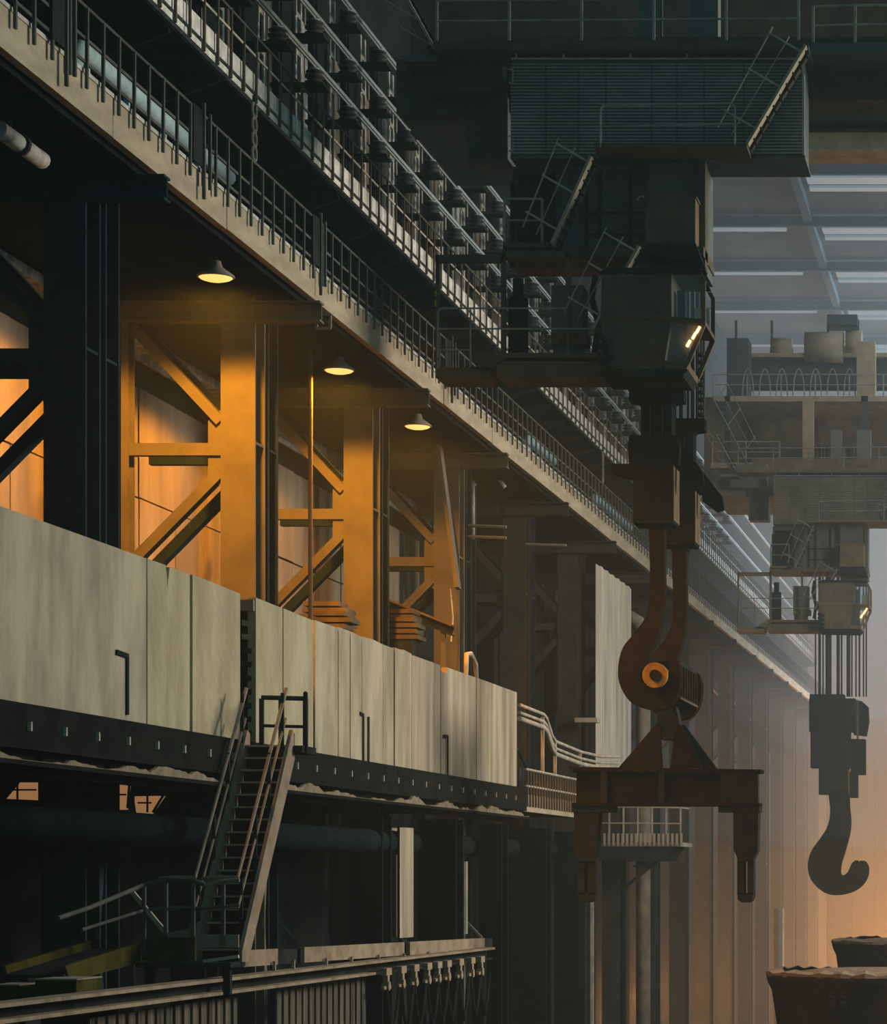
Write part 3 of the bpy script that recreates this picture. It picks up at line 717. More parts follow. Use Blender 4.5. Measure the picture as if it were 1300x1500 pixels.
for i, (px, yy, a, b) in enumerate(((843,84,1300,1500),(866,88,1250,1500),(1142,160,1330,1460))):
    single('standpipe', MB().cyl(P(px,a,yy),(PX(px,yy),yy,-9.9),.10 if i<2 else .3,8), GREYPIPE, ['thin dusty standpipe low left of the far columns','dusty standpipe below the left end of the lifting beam','pale post with a cap above the slag pot'][i], 'pipe')
single('bracket_ledge', MB().box(-14.95,-14.2,90.9,91.5,5.0,5.15), PALERAIL, 'small pale ledge on the column left of the white sheet', 'ledge')

# ------------------------------------------------------------------ bridge crane (near one built, far one copied)
C0 = 60.0
def cx(px, Y=C0): return PX(px, Y)
def cz(py, Y=C0): return PZ(py, Y)
def rail_run(parent, pts, h, npost, m=CRAIL, r=.028, name='railing'):
    g = part(name, MB().tube([(x,y,z+h) for x,y,z in pts], r, 6), m, parent)
    part('mid_rail', MB().tube([(x,y,z+h*.52) for x,y,z in pts], r*.85, 6), m, g)
    for i in range(len(pts)-1):
        a = Vector(pts[i]); b = Vector(pts[i+1])
        n = max(1, int(round((b-a).length/npost)))
        for k_ in range(n+1):
            if i and k_ == 0: continue
            p = a.lerp(b, k_/n)
            part('rail_post', MB().box(p.x-r, p.x+r, p.y-r, p.y+r, p.z-.05, p.z+h), m, g)
    return g
def stair(parent, p, q, width, nm='access_stair'):
    """stair falling from p to q in the plane facing the camera, width along Y"""
    p = Vector(p); q = Vector(q)
    g = part(nm, MB().bar(p, q, .06, .30, (0,1,0)), STAIRP, parent)
    part('stringer', MB().bar(p+Vector((0,width,0)), q+Vector((0,width,0)), .06, .26, (0,1,0)), CRANEBR, g)
    n = 9
    for i in range(n):
        c = p.lerp(q, (i+.5)/n)
        part('tread', MB().box(c.x-.08,c.x+.08,c.y+.03,c.y+width,c.z+.02,c.z+.05), STEEL, g)
    nrm = Vector((-.72,0,.42)) if p.x > q.x else Vector((.6,0,.8))
    part('handrail', MB().tube([p+nrm, q+nrm*.9], .02, 6).tube([p+nrm*.5, q+nrm*.5], .016, 6), CRAIL, g)
    for f in (.06,.42,.84):
        c = p.lerp(q, f); part('rail_post', MB().bar(c, c+nrm, .04, .04), PALERAIL, g)
    return g
cr = thing('bridge_crane', 'near dark bridge crane spanning the top of the picture, with cab and platforms', 'crane', (-9, 62, 11))
bg = part('box_girder', MB().box(cx(748),cx(1177),C0+.05,C0+1.6,cz(228),cz(86)), CRANE, cr)
ed = [748, 800, 848, 888, 955, 992, 1032, 1090, 1177]
for i in range(len(ed)-1):
    m = MB(); a, b = cx(ed[i])+.012, cx(ed[i+1])-.012
    z = cz(226)
    while z < cz(92):
        m.prism([(C0+.05, z), (C0-.02, z+.012), (C0-.02, z+.05), (C0+.05, z+.062)], 'x', a, b); z += .072
    part('cladding_panel', m, CRANEPAN, bg)
part('edge_strip', MB().box(cx(750),cx(1168),C0-.06,C0-.01,cz(88),cz(85.5)), KERB, bg)
for px in (756, 825, 923, 1006, 1107): part('edge_clip', MB().box(cx(px),cx(px+2.5),C0-.06,C0-.02,cz(87),cz(72)), KERB, bg)
part('corner_angle', MB().box(cx(1176),cx(1179.5),C0-.04,C0+.02,cz(228),cz(110)), KERB, bg)
part('lower_flange', MB().box(cx(748),cx(1180),C0,C0+1.62,cz(232),cz(228)), CRANE, bg)
part('rung_bracket', MB().tube([(cx(746),C0-.02,cz(122)),(cx(752),C0-.02,cz(122)),(cx(752),C0-.02,cz(102)),(cx(746),C0-.02,cz(102))], .02, 5).tube([(cx(746),C0-.02,cz(222)),(cx(752),C0-.02,cz(222)),(cx(752),C0-.02,cz(200)),(cx(746),C0-.02,cz(200))], .02, 5), PALERAIL, bg)
mg = part('main_girder', MB().box(cx(700,62),14,61.7,62.4,cz(150,62),cz(60,62)).box(cx(1170,62),14,61.6,62.5,cz(154,62),cz(148,62)), CRANEBR, cr)
m2 = part('second_girder', MB().box(-14.5,14,68.5,69.3,PZ(222,68.5),PZ(194,68.5)).box(-14.5,14,68.3,69.5,PZ(225,68.5),PZ(221.5,68.5)), CRANEPALE, cr)
part('upper_web', MB().box(-15.4,14,68.6,69.2,PZ(194,68.5),PZ(-60,68.5)), CRANEBR, m2)
part('crab_rail', MB().box(-14.5,14,68.2,68.4,PZ(190,68.5),PZ(184,68.5)), STEEL, m2)
part('end_carriage', MB().box(-14.2,-11.4,61.8,68.4,17.2,18.4).box(cx(690,62),cx(749,62),61.6,62.6,PZ(240,62),PZ(82,62)).box(cx(640,62),cx(749,62),61.0,62.0,PZ(150,62),PZ(82,62)), CRANE, cr)
# top walkway
tw = part('top_walkway', MB().box(cx(640),cx(1187),C0-.35,C0+.9,cz(80),cz(73)), CRANE, cr)
part('walkway_edge', MB().box(cx(640),cx(1187),C0-.38,C0-.35,cz(78),cz(67)), CRANEBR, tw)
rail_run(cr, [(cx(645),C0-.33,cz(70)),(cx(1172),C0-.33,cz(66))], .93, 1.53, CRAIL)
rail_run(cr, [(cx(1190),C0+.3,cz(62)),(cx(1252),C0+.3,cz(60)),(cx(1340),C0+.3,cz(60))], .88, 1.0, PALERAIL)
part('right_landing', MB().box(cx(1187),cx(1420),C0+.2,C0+1.6,cz(72),cz(58)), CRANE, cr)
stair(cr, (cx(634),C0+.3,cz(68)), (cx(575),C0+.3,cz(-40)), .7)
part('left_landing', MB().box(cx(588),cx(640),C0+.1,C0+1.2,cz(88),cz(80)), CRANE, cr)
part('switch_cabinet', MB().box(cx(925,62),cx(958,62),63,63.6,cz(70,62),cz(-40,62)).box(cx(1003,62),cx(1045,62),63,63.6,cz(62,62),cz(-40,62)).box(cx(1078,62),cx(1160,62),63,63.6,cz(64,62),cz(45,62)), CRANE, cr)
part('cable_tray', MB().bar((cx(1078,62),62.9,cz(44,62)),(cx(1166,62),62.9,cz(41,62)),.08,.05), KERB, cr)
# stair from the top walkway to the side platform, platform and its rail
stair(cr, (cx(1182,59.4),59.2,cz(72,59.4)), (cx(1097,59.4),59.2,cz(216,59.4)), .6)
part('side_platform', MB().box(cx(872,59.2),cx(1096,59.2),59.0,59.98,cz(220,59.2),cz(213,59.2)), CRANEBR, cr)
sg = part('side_railing', MB(), CRAIL, cr) if False else None
m = MB().tube([(cx(880,59),59.02,cz(216,59)),(cx(880,59),59.02,cz(160,59)),(cx(884,59),59.02,cz(154,59)),(cx(1070,59),59.02,cz(151,59)),(cx(1077,59),59.02,cz(156,59)),(cx(1077,59),59.02,cz(213,59))], .026, 8).tube([(cx(880,59),59.02,cz(185,59)),(cx(1077,59),59.02,cz(181,59))], .022, 8)
part('side_railing', m, CRAIL, cr)
stair(cr, (cx(868,59.4),59.3,cz(232,59.4)), (cx(811,59.4),59.3,cz(360,59.4)), .6)
# hanging machinery house
hh = part('hanging_house', MB().box(cx(742),cx(948),C0+.7,C0+2.0,cz(362),cz(232)).box(cx(948),cx(1030),C0+.3,C0+2.0,cz(392),cz(232)), CRANE, cr)
part('corner_post', MB().box(cx(1022),cx(1032),C0+.2,C0+.7,cz(392),cz(232)), CRANEBR, hh)
for px in (802, 850, 870, 915): part('panel_rib', MB().box(cx(px),cx(px+4),C0+.62,C0+.7,cz(362),cz(240)), STEEL, hh)
for py in (300, 332): part('panel_rail', MB().box(cx(850),cx(945),C0+.62,C0+.7,cz(py+3),cz(py)), STEEL, hh)
part('doorway', MB().box(cx(752),cx(800),C0+.60,C0+.7,cz(355),cz(245)), STEEL, hh)
part('floor_beam', MB().box(cx(738),cx(1032),C0-.1,C0+2.0,cz(376),cz(362)), CRANEBR, hh)
eb = part('electrical_box', MB().box(cx(951),cx(1023),C0-.5,C0+.35,cz(363),cz(298)), BROWN, cr)
part('box_hood', MB().prism([(cx(951),cz(363)),(cx(1023),cz(363)),(cx(1033),cz(391)),(cx(948),cz(380))], 'y', C0-.5, C0+.35), STEEL, eb)
part('vent_loop', MB().tube([(cx(944+6*math.cos(a*.52)),C0-.4,cz(300)+.09*math.sin(a*.52)) for a in range(7)], .02, 5), CRAIL, eb)
part('box_lid', MB().box(cx(949),cx(1025),C0-.52,C0+.35,cz(298),cz(295)), BROWN, eb)
rail_run(cr, [(cx(742),C0-.2,cz(360)),(cx(797),C0-.2,cz(360))], .98, .83, CRAIL)
part('lower_landing', MB().box(cx(740),cx(806),C0-.25,C0+.7,cz(366),cz(359)), CRANEBR, cr)
stair(cr, (cx(944),C0-.7,cz(372)), (cx(878),C0-.7,cz(492)), .6)
# operator cab
Y0, Y1 = C0-.9, C0+1.0
cab = part('operator_cab', MB().prism([(cx(882,Y0),cz(402,Y0)),(cx(984,Y0),cz(400,Y0)),(cx(984,Y0),cz(468,Y0)),(cx(972,Y0),cz(540,Y0)),(cx(886,Y0),cz(540,Y0)),(cx(880,Y0),cz(470,Y0))], 'y', Y0, Y1), CRANEBR, cr)
part('roof', MB().prism([(cx(878,Y0),cz(400,Y0)),(cx(1028,Y0),cz(400,Y0)),(cx(1026,Y0),cz(395,Y0)),(cx(890,Y0),cz(392,Y0))], 'y', Y0-.05, Y1), STEEL, cab)
part('sill', MB().prism([(cx(984,Y0),cz(464,Y0)),(cx(1033,Y0),cz(468,Y0)),(cx(1034,Y0),cz(476,Y0)),(cx(984,Y0),cz(470,Y0))], 'y', Y0-.02, Y1), CRANEBR, cab)
part('belt_rail', MB().box(cx(880,Y0),cx(984,Y0),Y0-.04,Y0,cz(468,Y0),cz(463,Y0)), BROWN, cab)
for q in (((1022,402),(1029,402),(1034,412),(1034,470),(1028,470),(1028,412)), ((1026,476),(1034,476),(1012,530),(1006,540),(1003,536))):
    part('front_post', MB().prism([(cx(a,Y0),cz(b,Y0)) for a, b in q], 'y', Y0-.02, Y0+.08), BROWN, cab)
    part('front_post', MB().prism([(cx(a,Y0),cz(b,Y0)) for a, b in q], 'y', Y1-.1, Y1), BROWN, cab)
part('front_panel', MB().prism([(cx(972,Y0),cz(528,Y0)),(cx(1009,Y0),cz(532,Y0)),(cx(1006,Y0),cz(541,Y0)),(cx(970,Y0),cz(540,Y0))], 'y', Y0, Y1), BROWN, cab)
part('window_pane', MB().prism([(cx(985,Y0),cz(403,Y0)),(cx(1024,Y0),cz(403,Y0)),(cx(1029,Y0),cz(413,Y0)),(cx(1029,Y0),cz(466,Y0)),(cx(985,Y0),cz(464,Y0))], 'y', Y0+.02, Y0+.035), GLASS, cab)
part('window_pane', MB().prism([(cx(984,Y0),cz(471,Y0)),(cx(1027,Y0),cz(477,Y0)),(cx(1006,Y0),cz(531,Y0)),(cx(973,Y0),cz(528,Y0))], 'y', Y0+.02, Y0+.035), GLASS, cab)
part('dark_insert', MB().box(cx(974,Y0),cx(1004,Y0),Y0+.35,Y0+.5,cz(530,Y0),cz(472,Y0)), STEEL, cab)  # dark panel added so the lower pane shows no lit interior
part('seat_back', MB().box(cx(988,Y0),cx(1000,Y0),Y0+.5,Y0+.9,cz(464,Y0),cz(418,Y0)), BLUE, cab)
part('bright_view', MB().box(cx(1003,Y0),cx(1026,Y0),Y1-.12,Y1-.1,cz(464,Y0),cz(426,Y0)), KERB, cab)  # pale plate stands in for the bright background seen through the window
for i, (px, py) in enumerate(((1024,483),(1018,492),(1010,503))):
    part('cab_glint', MB().bar((cx(px-3,Y0),Y0-.03,cz(py+5,Y0)),(cx(px+2,Y0),Y0-.03,cz(py-4,Y0)),.05,.05), CABGLINT, cab)  # added glowing bars, standing in for lamp reflections on the cab glass
part('base', MB().prism([(cx(880,Y0),cz(548,Y0)),(cx(1000,Y0),cz(550,Y0)),(cx(1008,Y0),cz(541,Y0)),(cx(880,Y0),cz(540,Y0))], 'y', Y0, Y1), STEEL, cab)
for i in range(8):
    part('cable_coil', MB().lathe((cx(884+4*(i%2)*2,Y0),Y0-.15,cz(497+i*6,Y0)), [(.03,-.07),(.09,-.05),(.1,0),(.09,.05),(.03,.07)], 8), STEEL, cab, True)
# service platform left of the cab
Yp = 59.6
sp = part('service_platform', MB().box(cx(728,Yp),cx(884,Yp),Yp,Yp+1.3,cz(552,Yp),cz(529,Yp)).box(cx(738,Yp),cx(880,Yp),Yp-.02,Yp+1.3,cz(524,Yp),cz(517,Yp)), CRANEBR, cr)
part('sloped_plate', MB().prism([(cx(690,Yp),cz(541,Yp)),(cx(728,Yp),cz(517,Yp)),(cx(740,Yp),cz(517,Yp)),(cx(736,Yp),cz(530,Yp)),(cx(712,Yp),cz(545,Yp))], 'y', Yp, Yp+1.2), CRANEBR, sp)
part('basket_floor', MB().box(cx(638,Yp),cx(718,Yp),Yp,Yp+1.2,cz(553,Yp),cz(538,Yp)), CRANEBR, sp)
part('top_beam', MB().box(cx(638,Yp),cx(738,Yp),Yp,Yp+.15,cz(384,Yp),cz(373,Yp)).box(cx(736,Yp),cx(836,Yp),Yp,Yp+.15,cz(378,Yp),cz(368,Yp)), CRANEBR, sp)
for a, b, t0, t1 in ((638,643,373,540),(734,741,370,520),(829,835,370,520)):
    part('frame_post', MB().box(cx(a,Yp),cx(b,Yp),Yp,Yp+.12,cz(t1,Yp),cz(t0,Yp)), CRANEBR, sp)
part('basket_railing', MB().tube([(cx(690,Yp),Yp-.03,cz(538,Yp)),(cx(690,Yp),Yp-.03,cz(452,Yp)),(cx(648,Yp),Yp-.03,cz(452,Yp)),(cx(642,Yp),Yp-.03,cz(457,Yp)),(cx(642,Yp),Yp-.03,cz(540,Yp))], .026, 6).tube([(cx(642,Yp),Yp-.03,cz(482,Yp)),(cx(880,Yp),Yp-.03,cz(482,Yp))], .02, 6).tube([(cx(642,Yp),Yp-.03,cz(513,Yp)),(cx(690,Yp),Yp-.03,cz(513,Yp))], .02, 6).tube([(cx(690,Yp),Yp-.03,cz(452,Yp)),(cx(830,Yp),Yp-.03,cz(452,Yp))], .02, 6), CRAIL, sp)
part('tall_cabinet', MB().box(cx(803,Yp),cx(850,Yp),Yp+.4,Yp+1.1,cz(488,Yp),cz(412,Yp)).box(cx(806,Yp),cx(846,Yp),Yp+.4,Yp+1.0,cz(520,Yp),cz(497,Yp)), CRANE, sp)
part('motor', MB().cyl((cx(752,Yp),Yp+.6,cz(430,Yp)),(cx(752,Yp),Yp+.6,cz(517,Yp)),.22,14).cyl((cx(752,Yp),Yp+.6,cz(400,Yp)),(cx(752,Yp),Yp+.6,cz(430,Yp)),.12,12), STEEL, sp, True)
part('gearbox', MB().box(cx(804,Yp),cx(856,Yp),Yp+.3,Yp+.9,cz(500,Yp),cz(484,Yp)), BROWN, sp)
part('cable_chain', MB().tube([(cx(868,Yp),Yp+.5,cz(395,Yp)),(cx(862,Yp),Yp+.5,cz(430,Yp)),(cx(872,Yp),Yp+.5,cz(470,Yp)),(cx(866,Yp),Yp+.5,cz(510,Yp))], .07, 8), STEEL, sp)
part('hanger_column', MB().box(cx(735,Yp),cx(741,Yp),Yp+1.0,Yp+1.2,cz(373,Yp),cz(250,Yp)), STEEL, sp)
part('warning_mark', MB().box(cx(637,Yp),cx(640,Yp),Yp-.01,Yp+.1,cz(434,Yp),cz(426,Yp)).box(cx(637,Yp),cx(640,Yp),Yp-.01,Yp+.1,cz(449,Yp),cz(440,Yp)), mat('yellow_mark',(.45,.32,.03)), sp)

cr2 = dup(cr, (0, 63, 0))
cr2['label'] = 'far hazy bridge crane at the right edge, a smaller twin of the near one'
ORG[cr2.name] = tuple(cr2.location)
FARLIT = {CRANE.name: mat('far_crane_grey_lit', (.30,.29,.26), .7, 0, .3, .8), CRANEPAN.name: mat('far_crane_cladding_lit', (.52,.47,.38), .7, 0, .45, .5),
            CRANEBR.name: mat('far_crane_brown_lit', (.34,.27,.18), .7, 0, .4, 1.0), BROWN.name: mat('far_crane_tan_lit', (.42,.33,.20), .7, 0, .4, 1.0)}  # warm light on the far crane is put into these paler colours
def tint_far(o):
    if o.type == 'MESH' and o.material_slots and o.material_slots[0].material and o.material_slots[0].material.name in FARLIT:
        mt = FARLIT[o.material_slots[0].material.name]
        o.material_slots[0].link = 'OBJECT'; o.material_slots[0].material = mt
    for c in o.children: tint_far(c)
tint_far(cr2)
# trolley on the far crane
tY = 127.0
tx = lambda px: PX(px, tY)
tz = lambda py: PZ(py, tY)
tl = thing('crane_trolley', 'hazy winch trolley with railings standing high on the far crane', 'trolley', (tx(1180), tY, tz(680)))
part('deck', MB().box(tx(1045),3,tY,tY+5,tz(588),tz(580)), CRANEPALE, tl)
part('back_beam', MB().box(tx(1060),3,tY+4,tY+5,tz(545),tz(502)), CRANE, tl)
part('upper_deck', MB().box(tx(1090),3,tY+3.5,tY+5,tz(502),tz(496)), CRANEPALE, tl)
rail_run(tl, [(tx(1045),tY,tz(580)),(3,tY,tz(580))], 1.0, 1.6, PALERAIL)
for i in range(7):
    c = 1093+i*25
    part('cable_loop', MB().tube([(tx(c-9+18*j/8),tY+1,tz(580)+ (2.45 if 0 else 1.45)*math.sin(math.pi*min(1,max(0,j/8)))**.45) for j in range(9)], .03, 5), PALERAIL, tl)
part('cabinet', MB().box(tx(1060),tx(1092),tY+1.5,tY+3,tz(578),tz(486)), CRANE, tl)
part('drum', MB().cyl((tx(1170),tY+4,tz(485)),(tx(1228),tY+4,tz(485)),.75,16), CRANEPALE, tl, True)
part('motor', MB().cyl((tx(1120),tY+4,tz(485)),(tx(1150),tY+4,tz(485)),.45,14).box(tx(1118),tx(1152),tY+3.6,tY+4.6,tz(498),tz(488)), CRANEPALE, tl, True)
part('motor', MB().cyl((tx(1232),tY+4,tz(478)),(tx(1256),tY+4,tz(478)),.6,14).box(tx(1230),tx(1258),tY+3.6,tY+4.6,tz(498),tz(486)), CRANEPALE, tl, True)
part('hood', MB().box(tx(1205),tx(1250),tY+3.2,tY+4.8,tz(455),tz(440)), CRANE, tl)
part('pale_cabinet', MB().box(tx(1254),tx(1281),tY+.8,tY+2,tz(580),tz(495)), CRANEPALE, tl)
for px in (1066, 1120, 1205, 1250): part('mast', MB().box(tx(px)-.06,tx(px)+.06,tY+3.8,tY+3.92,tz(496),tz(445)), CRANE, tl)
part('post', MB().box(tx(1177),tx(1193),tY-.3,tY+.1,tz(700),tz(588)), CRANEPALE, tl)
for a, b in ((1062,1070),(1262,1272)): part('leg', MB().box(tx(a),tx(b),tY,tY+.4,tz(690),tz(580)), CRANE, tl)
stair(tl, (tx(1046),tY-.4,tz(584)), (tx(1098),tY-.4,tz(682)), .8)
part('lower_landing', MB().box(tx(1043),tx(1144),tY-.5,tY+.6,tz(688),tz(680)), CRANEPALE, tl)
rail_run(tl, [(tx(1046),tY-.5,tz(681)),(tx(1144),tY-.5,tz(681))], 1.0, 1.3, PALERAIL)

# ------------------------------------------------------------------ hooks, blocks, ropes, lifting beam of the near crane
HY = 63.0
def smooth(pts, sharp, n=4):
    out = []; k = len(pts)
    for i in range(k):
        p0, p1, p2, p3 = (pts[(i+d) % k] for d in (-1, 0, 1, 2))
        out.append(p1)
        if i in sharp: continue
        for j in range(1, n):
            t = j/n
            out.append(tuple(.5*(2*p1[c]+(p2[c]-p0[c])*t+(2*p0[c]-5*p1[c]+4*p2[c]-p3[c])*t*t+(3*p1[c]-p0[c]-3*p2[c]+p3[c])*t**3) for c in (0,1)))
    return out
fh = [(953,760),(955,860),(950,900),(935,925),(915,950),(908,980),(911,1005),(925,1028),(945,1038),(970,1040),(988,1030),(997,1010),(999,985),(994,969),(985,967),(982,985),
      (981,1000),(972,1008),(958,1010),(945,1003),(940,988),(948,968),(962,940),(972,905),(975,860),(975,760)]
fh = smooth(fh, (0, 24, 25))
def hook_block(dy, label, hlabel):
    Y = HY; sh = (0, dy, 0)
    t = thing('hook_block', label, 'hook block', (PX(965,Y), Y+dy, PZ(770,Y)), 'hook blocks of the near crane')
    def pt(n, m, mt, par=t, **k):
        m.v = [(x, y+dy, z) for x, y, z in m.v]; return part(n, m, mt, par, **k)
    z = lambda py: PZ(py, Y); x = lambda px: PX(px, Y)
    pt('cross_head', MB().prism([(x(924),z(572)),(x(1004),z(572)),(x(1004),z(590)),(x(990),z(592)),(x(984),z(598)),(x(940),z(598)),(x(936),z(592)),(x(924),z(590))], 'y', Y-.25, Y+.25), BLOCKM)
    for a, b in ((941,954),(957,971),(974,986)):
        pt('neck_plate', MB().box(x(a),x(b),Y-.2,Y+.45,z(645),z(572)), BLOCKM)
    for a in (954.3, 971.5):
        pt('edge_strip', MB().box(x(a),x(a+1.2),Y-.22,Y-.18,z(640),z(573)), BROWN)
    bd = pt('body', MB().prism([(x(928),z(642)),(x(992),z(642)),(x(1000),z(655)),(x(998),z(684)),(x(990),z(686)),(x(990),z(770)),(x(932),z(770)),(x(932),z(702)),(x(926),z(690)),(x(924),z(655))], 'y', Y-.45, Y+.5), BLOCKM)
    pt('cheek_plate', MB().box(x(988),x(991),Y-.42,Y+.6,z(765),z(686)), BROWN, bd)
    pt('side_flap', MB().prism([(x(900),z(682)),(x(932),z(682)),(x(932),z(704)),(x(899),z(694))], 'y', Y-.3, Y+.3), BLOCKM, bd)
    pt('side_flap', MB().prism([(x(996),z(648)),(x(1001),z(655)),(x(1030),z(692)),(x(1033),z(712)),(x(1022),z(716)),(x(1000),z(700))], 'y', Y-.12, Y+.12), BLOCKM, bd)
    pt('cable_loop', MB().tube([(x(926),Y-.5,z(650)),(x(934),Y-.5,z(640)),(x(945),Y-.5,z(645)),(x(938),Y-.5,z(658))], .02, 6), BLOCKM, bd)
    for i in range(3): pt('sheave', MB().cyl((x(938+i*18),Y-.1,z(668)),(x(948+i*18),Y-.1,z(668)),.36,16), BLOCKM, bd)
    for i, px in enumerate((929, 947, 956, 965, 976, 984, 991, 1001)):
        pt('rope', MB().cyl((x(px),Y+.05,z(572)),(x(px),Y+.05,17.3),.032 if i % 3 else .05,6), ROPE)
    h = thing('crane_hook', hlabel, 'hook', (PX(965,Y), Y+dy, PZ(1040,Y)), 'hooks of the near crane')
    pt('hook_body', MB().prism([(x(a),z(b)) for a, b in fh], 'y', Y-.24, Y+.24), HOOKM, h)
    pt('shank_collar', MB().prism([(x(950),z(764)),(x(978),z(764)),(x(977),z(776)),(x(951),z(776))], 'y', Y-.28, Y+.28), BLOCKM, h)
    return t
hook_block(0, 'front black hook block hanging below the near cab', 'front brown ladle hook holding the lifting beam pin')
hook_block(4.1, 'rear black hook block half hidden behind the front one', 'rear brown ladle hook seen behind the front hook')
t = thing('clamped_cable', 'thin cable with clamps hanging right of the near cab', 'cable', P(1028,612,67))
part('cable', MB().cyl(P(1028,612,67), (PX(1028,67),67,17.5), .035, 6), ROPE, t)
part('cable', MB().cyl(P(1014,640,67), (PX(1014,67),67,17.5), .03, 6), ROPE, t)
for i in range(9): part('clamp', MB().lathe(P(1028,520+i*11,67), [(.03,-.06),(.09,-.03),(.09,.03),(.03,.06)], 8), STEEL, t)

BY = 65.0
bx = lambda px: PX(px, BY)
bz = lambda py: PZ(py, BY)
lf = thing('lifting_beam', 'rusty lifting beam with triangular yoke hanging from the near hooks', 'lifting beam', P(980,1180,BY))
part('pin', MB().cyl(P(960,989,62.6), (PX(960,62.6),67.5,PZ(989,62.6)), .26, 20), PINM, lf, True)
pc = part('pin_cap', MB().cyl((PX(960,62.5),62.45,PZ(989,62.5)), (PX(960,62.5),62.62,PZ(989,62.5)), .29, 20), PINM, lf, True)
part('pin_washer', MB().cyl((PX(960,62.4),62.38,PZ(989,62.4)), (PX(960,62.4),62.46,PZ(989,62.4)), .13, 16), RUST, pc, True)
hb = part('head_box', MB().box(PX(962,63.4),PX(996,63.4),63.5,66.9,PZ(1022,63.4),PZ(968,63.4)), STEEL, lf)
for i in range(7): part('slat', MB().box(PX(996,63.4),PX(996,63.4)+.03,63.6+i*.47,63.85+i*.47,PZ(1018,63.4),PZ(974,63.4)), RUST, hb)
part('edge_strip', MB().box(PX(994,63.4),PX(997,63.4),63.48,66.9,PZ(1023.5,63.4),PZ(1021,63.4)), BROWN, hb)
part('clevis', MB().prism([(bx(966),bz(1035)),(bx(992),bz(1035)),(bx(998),bz(1060)),(bx(994),bz(1084)),(bx(972),bz(1084)),(bx(966),bz(1060))], 'y', BY-.3, BY+.3), STEEL, lf)
part('clevis_pin', MB().cyl((bx(973),BY-.34,bz(1036)),(bx(973),BY+.34,bz(1036)),.08,10), PINM, lf)
part('yoke_plate', MB().prism([(bx(909),bz(1126)),(bx(966),bz(1060)),(bx(970),bz(1060)),(bx(974),bz(1126))], 'y', BY-.35, BY-.25), RUST, lf)
part('yoke_plate', MB().prism([(bx(985),bz(1126)),(bx(990),bz(1085)),(bx(995),bz(1062)),(bx(1000),bz(1062)),(bx(1032),bz(1126))], 'y', BY-.35, BY-.25), RUST, lf)
part('yoke_strut', MB().prism([(bx(992),bz(1060)),(bx(1003),bz(1062)),(bx(1050),bz(1126)),(bx(1022),bz(1126))], 'y', BY+.1, BY+.35), STEEL, lf)
bmn = part('beam_web', MB().box(bx(846),bx(1112),BY-.12,BY+.12,bz(1178),bz(1130)), RUST, lf)
part('top_flange', MB().prism([(bx(838),bz(1124)),(bx(1118),bz(1128)),(bx(1117),bz(1133)),(bx(840),bz(1131))], 'y', BY-.4, BY+.4), RUST, bmn)
part('bottom_flange', MB().box(bx(842),bx(1115),BY-.4,BY+.4,bz(1181),bz(1176.5)), RUST, bmn)
for px in (884, 968, 1058): part('stiffener', MB().box(bx(px),bx(px+9),BY-.38,BY-.12,bz(1177),bz(1131)), STEEL, bmn)
part('end_cheek', MB().box(bx(1060),bx(1113),BY-.36,BY-.12,bz(1178),bz(1132)), STEEL, bmn)
for c, nm in ((1095,0),(862,1)):
    hk = part('hanger_link', MB().prism([(bx(c-18),bz(1190)),(bx(c+18),bz(1190)),(bx(c+17),bz(1245)),(bx(c+11),bz(1258)),(bx(c+10),bz(1262)),(bx(c-12),bz(1262)),(bx(c-13),bz(1256)),(bx(c-18),bz(1244))], 'y', BY-.3, BY+.3)
        .box(bx(c-40) if nm == 0 else bx(c-20), bx(c+20) if nm == 0 else bx(c+40),BY-.33,BY+.33,bz(1190),bz(1180)), STEEL, lf)
    m = MB().box(bx(c-13),bx(c-3),BY-.25,BY+.25,bz(1310),bz(1258)).box(bx(c+2),bx(c+11),BY-.25,BY+.25,bz(1310),bz(1258)).prism([(bx(c-13),bz(1308)),(bx(c+11),bz(1308)),(bx(c+9),bz(1319)),(bx(c+4),bz(1322)),(bx(c-6),bz(1322)),(bx(c-12),bz(1318))], 'y', BY-.25, BY+.25)
    part('slotted_end', m, STEEL, hk)

# ------------------------------------------------------------------ big hook of the far crane
GY = 128.0
gx = lambda px: PX(px, GY)
gz = lambda py: PZ(py, GY)
fb2 = thing('hook_block', 'big dark hook block of the far crane on many ropes', 'hook block', P(1228,1160,GY))
part('top_head', MB().box(gx(1188),gx(1238),GY-.6,GY+.6,gz(1070),gz(1018)), STEEL, fb2)
part('upper_body', MB().box(gx(1187),gx(1254),GY-.5,GY+.8,gz(1072),gz(1024)), STEEL, fb2)
part('side_head', MB().prism([(gx(1238),gz(1022)),(gx(1262),gz(1026)),(gx(1271),gz(1034)),(gx(1272),gz(1056)),(gx(1268),gz(1077)),(gx(1250),gz(1075))], 'y', GY+.5, GY+1.4), STEEL, fb2)
part('middle_body', MB().box(gx(1189),gx(1246),GY-.5,GY+.8,gz(1125),gz(1072)), STEEL, fb2)
part('side_body', MB().box(gx(1246),gx(1267),GY+.3,GY+1.4,gz(1134),gz(1082)), RUST, fb2)
part('lower_body', MB().box(gx(1201),gx(1244),GY-.5,GY+.8,gz(1164),gz(1125)), STEEL, fb2)
part('side_foot', MB().box(gx(1245),gx(1256),GY+.2,GY+1.2,gz(1168),gz(1130)), STEEL, fb2)
part('edge_strip', MB().box(gx(1255),gx(1258),GY+.2,GY+.3,gz(1082),gz(1025)).box(gx(1244),gx(1246),GY-.52,GY-.4,gz(1164),gz(1128)), PINM, fb2)
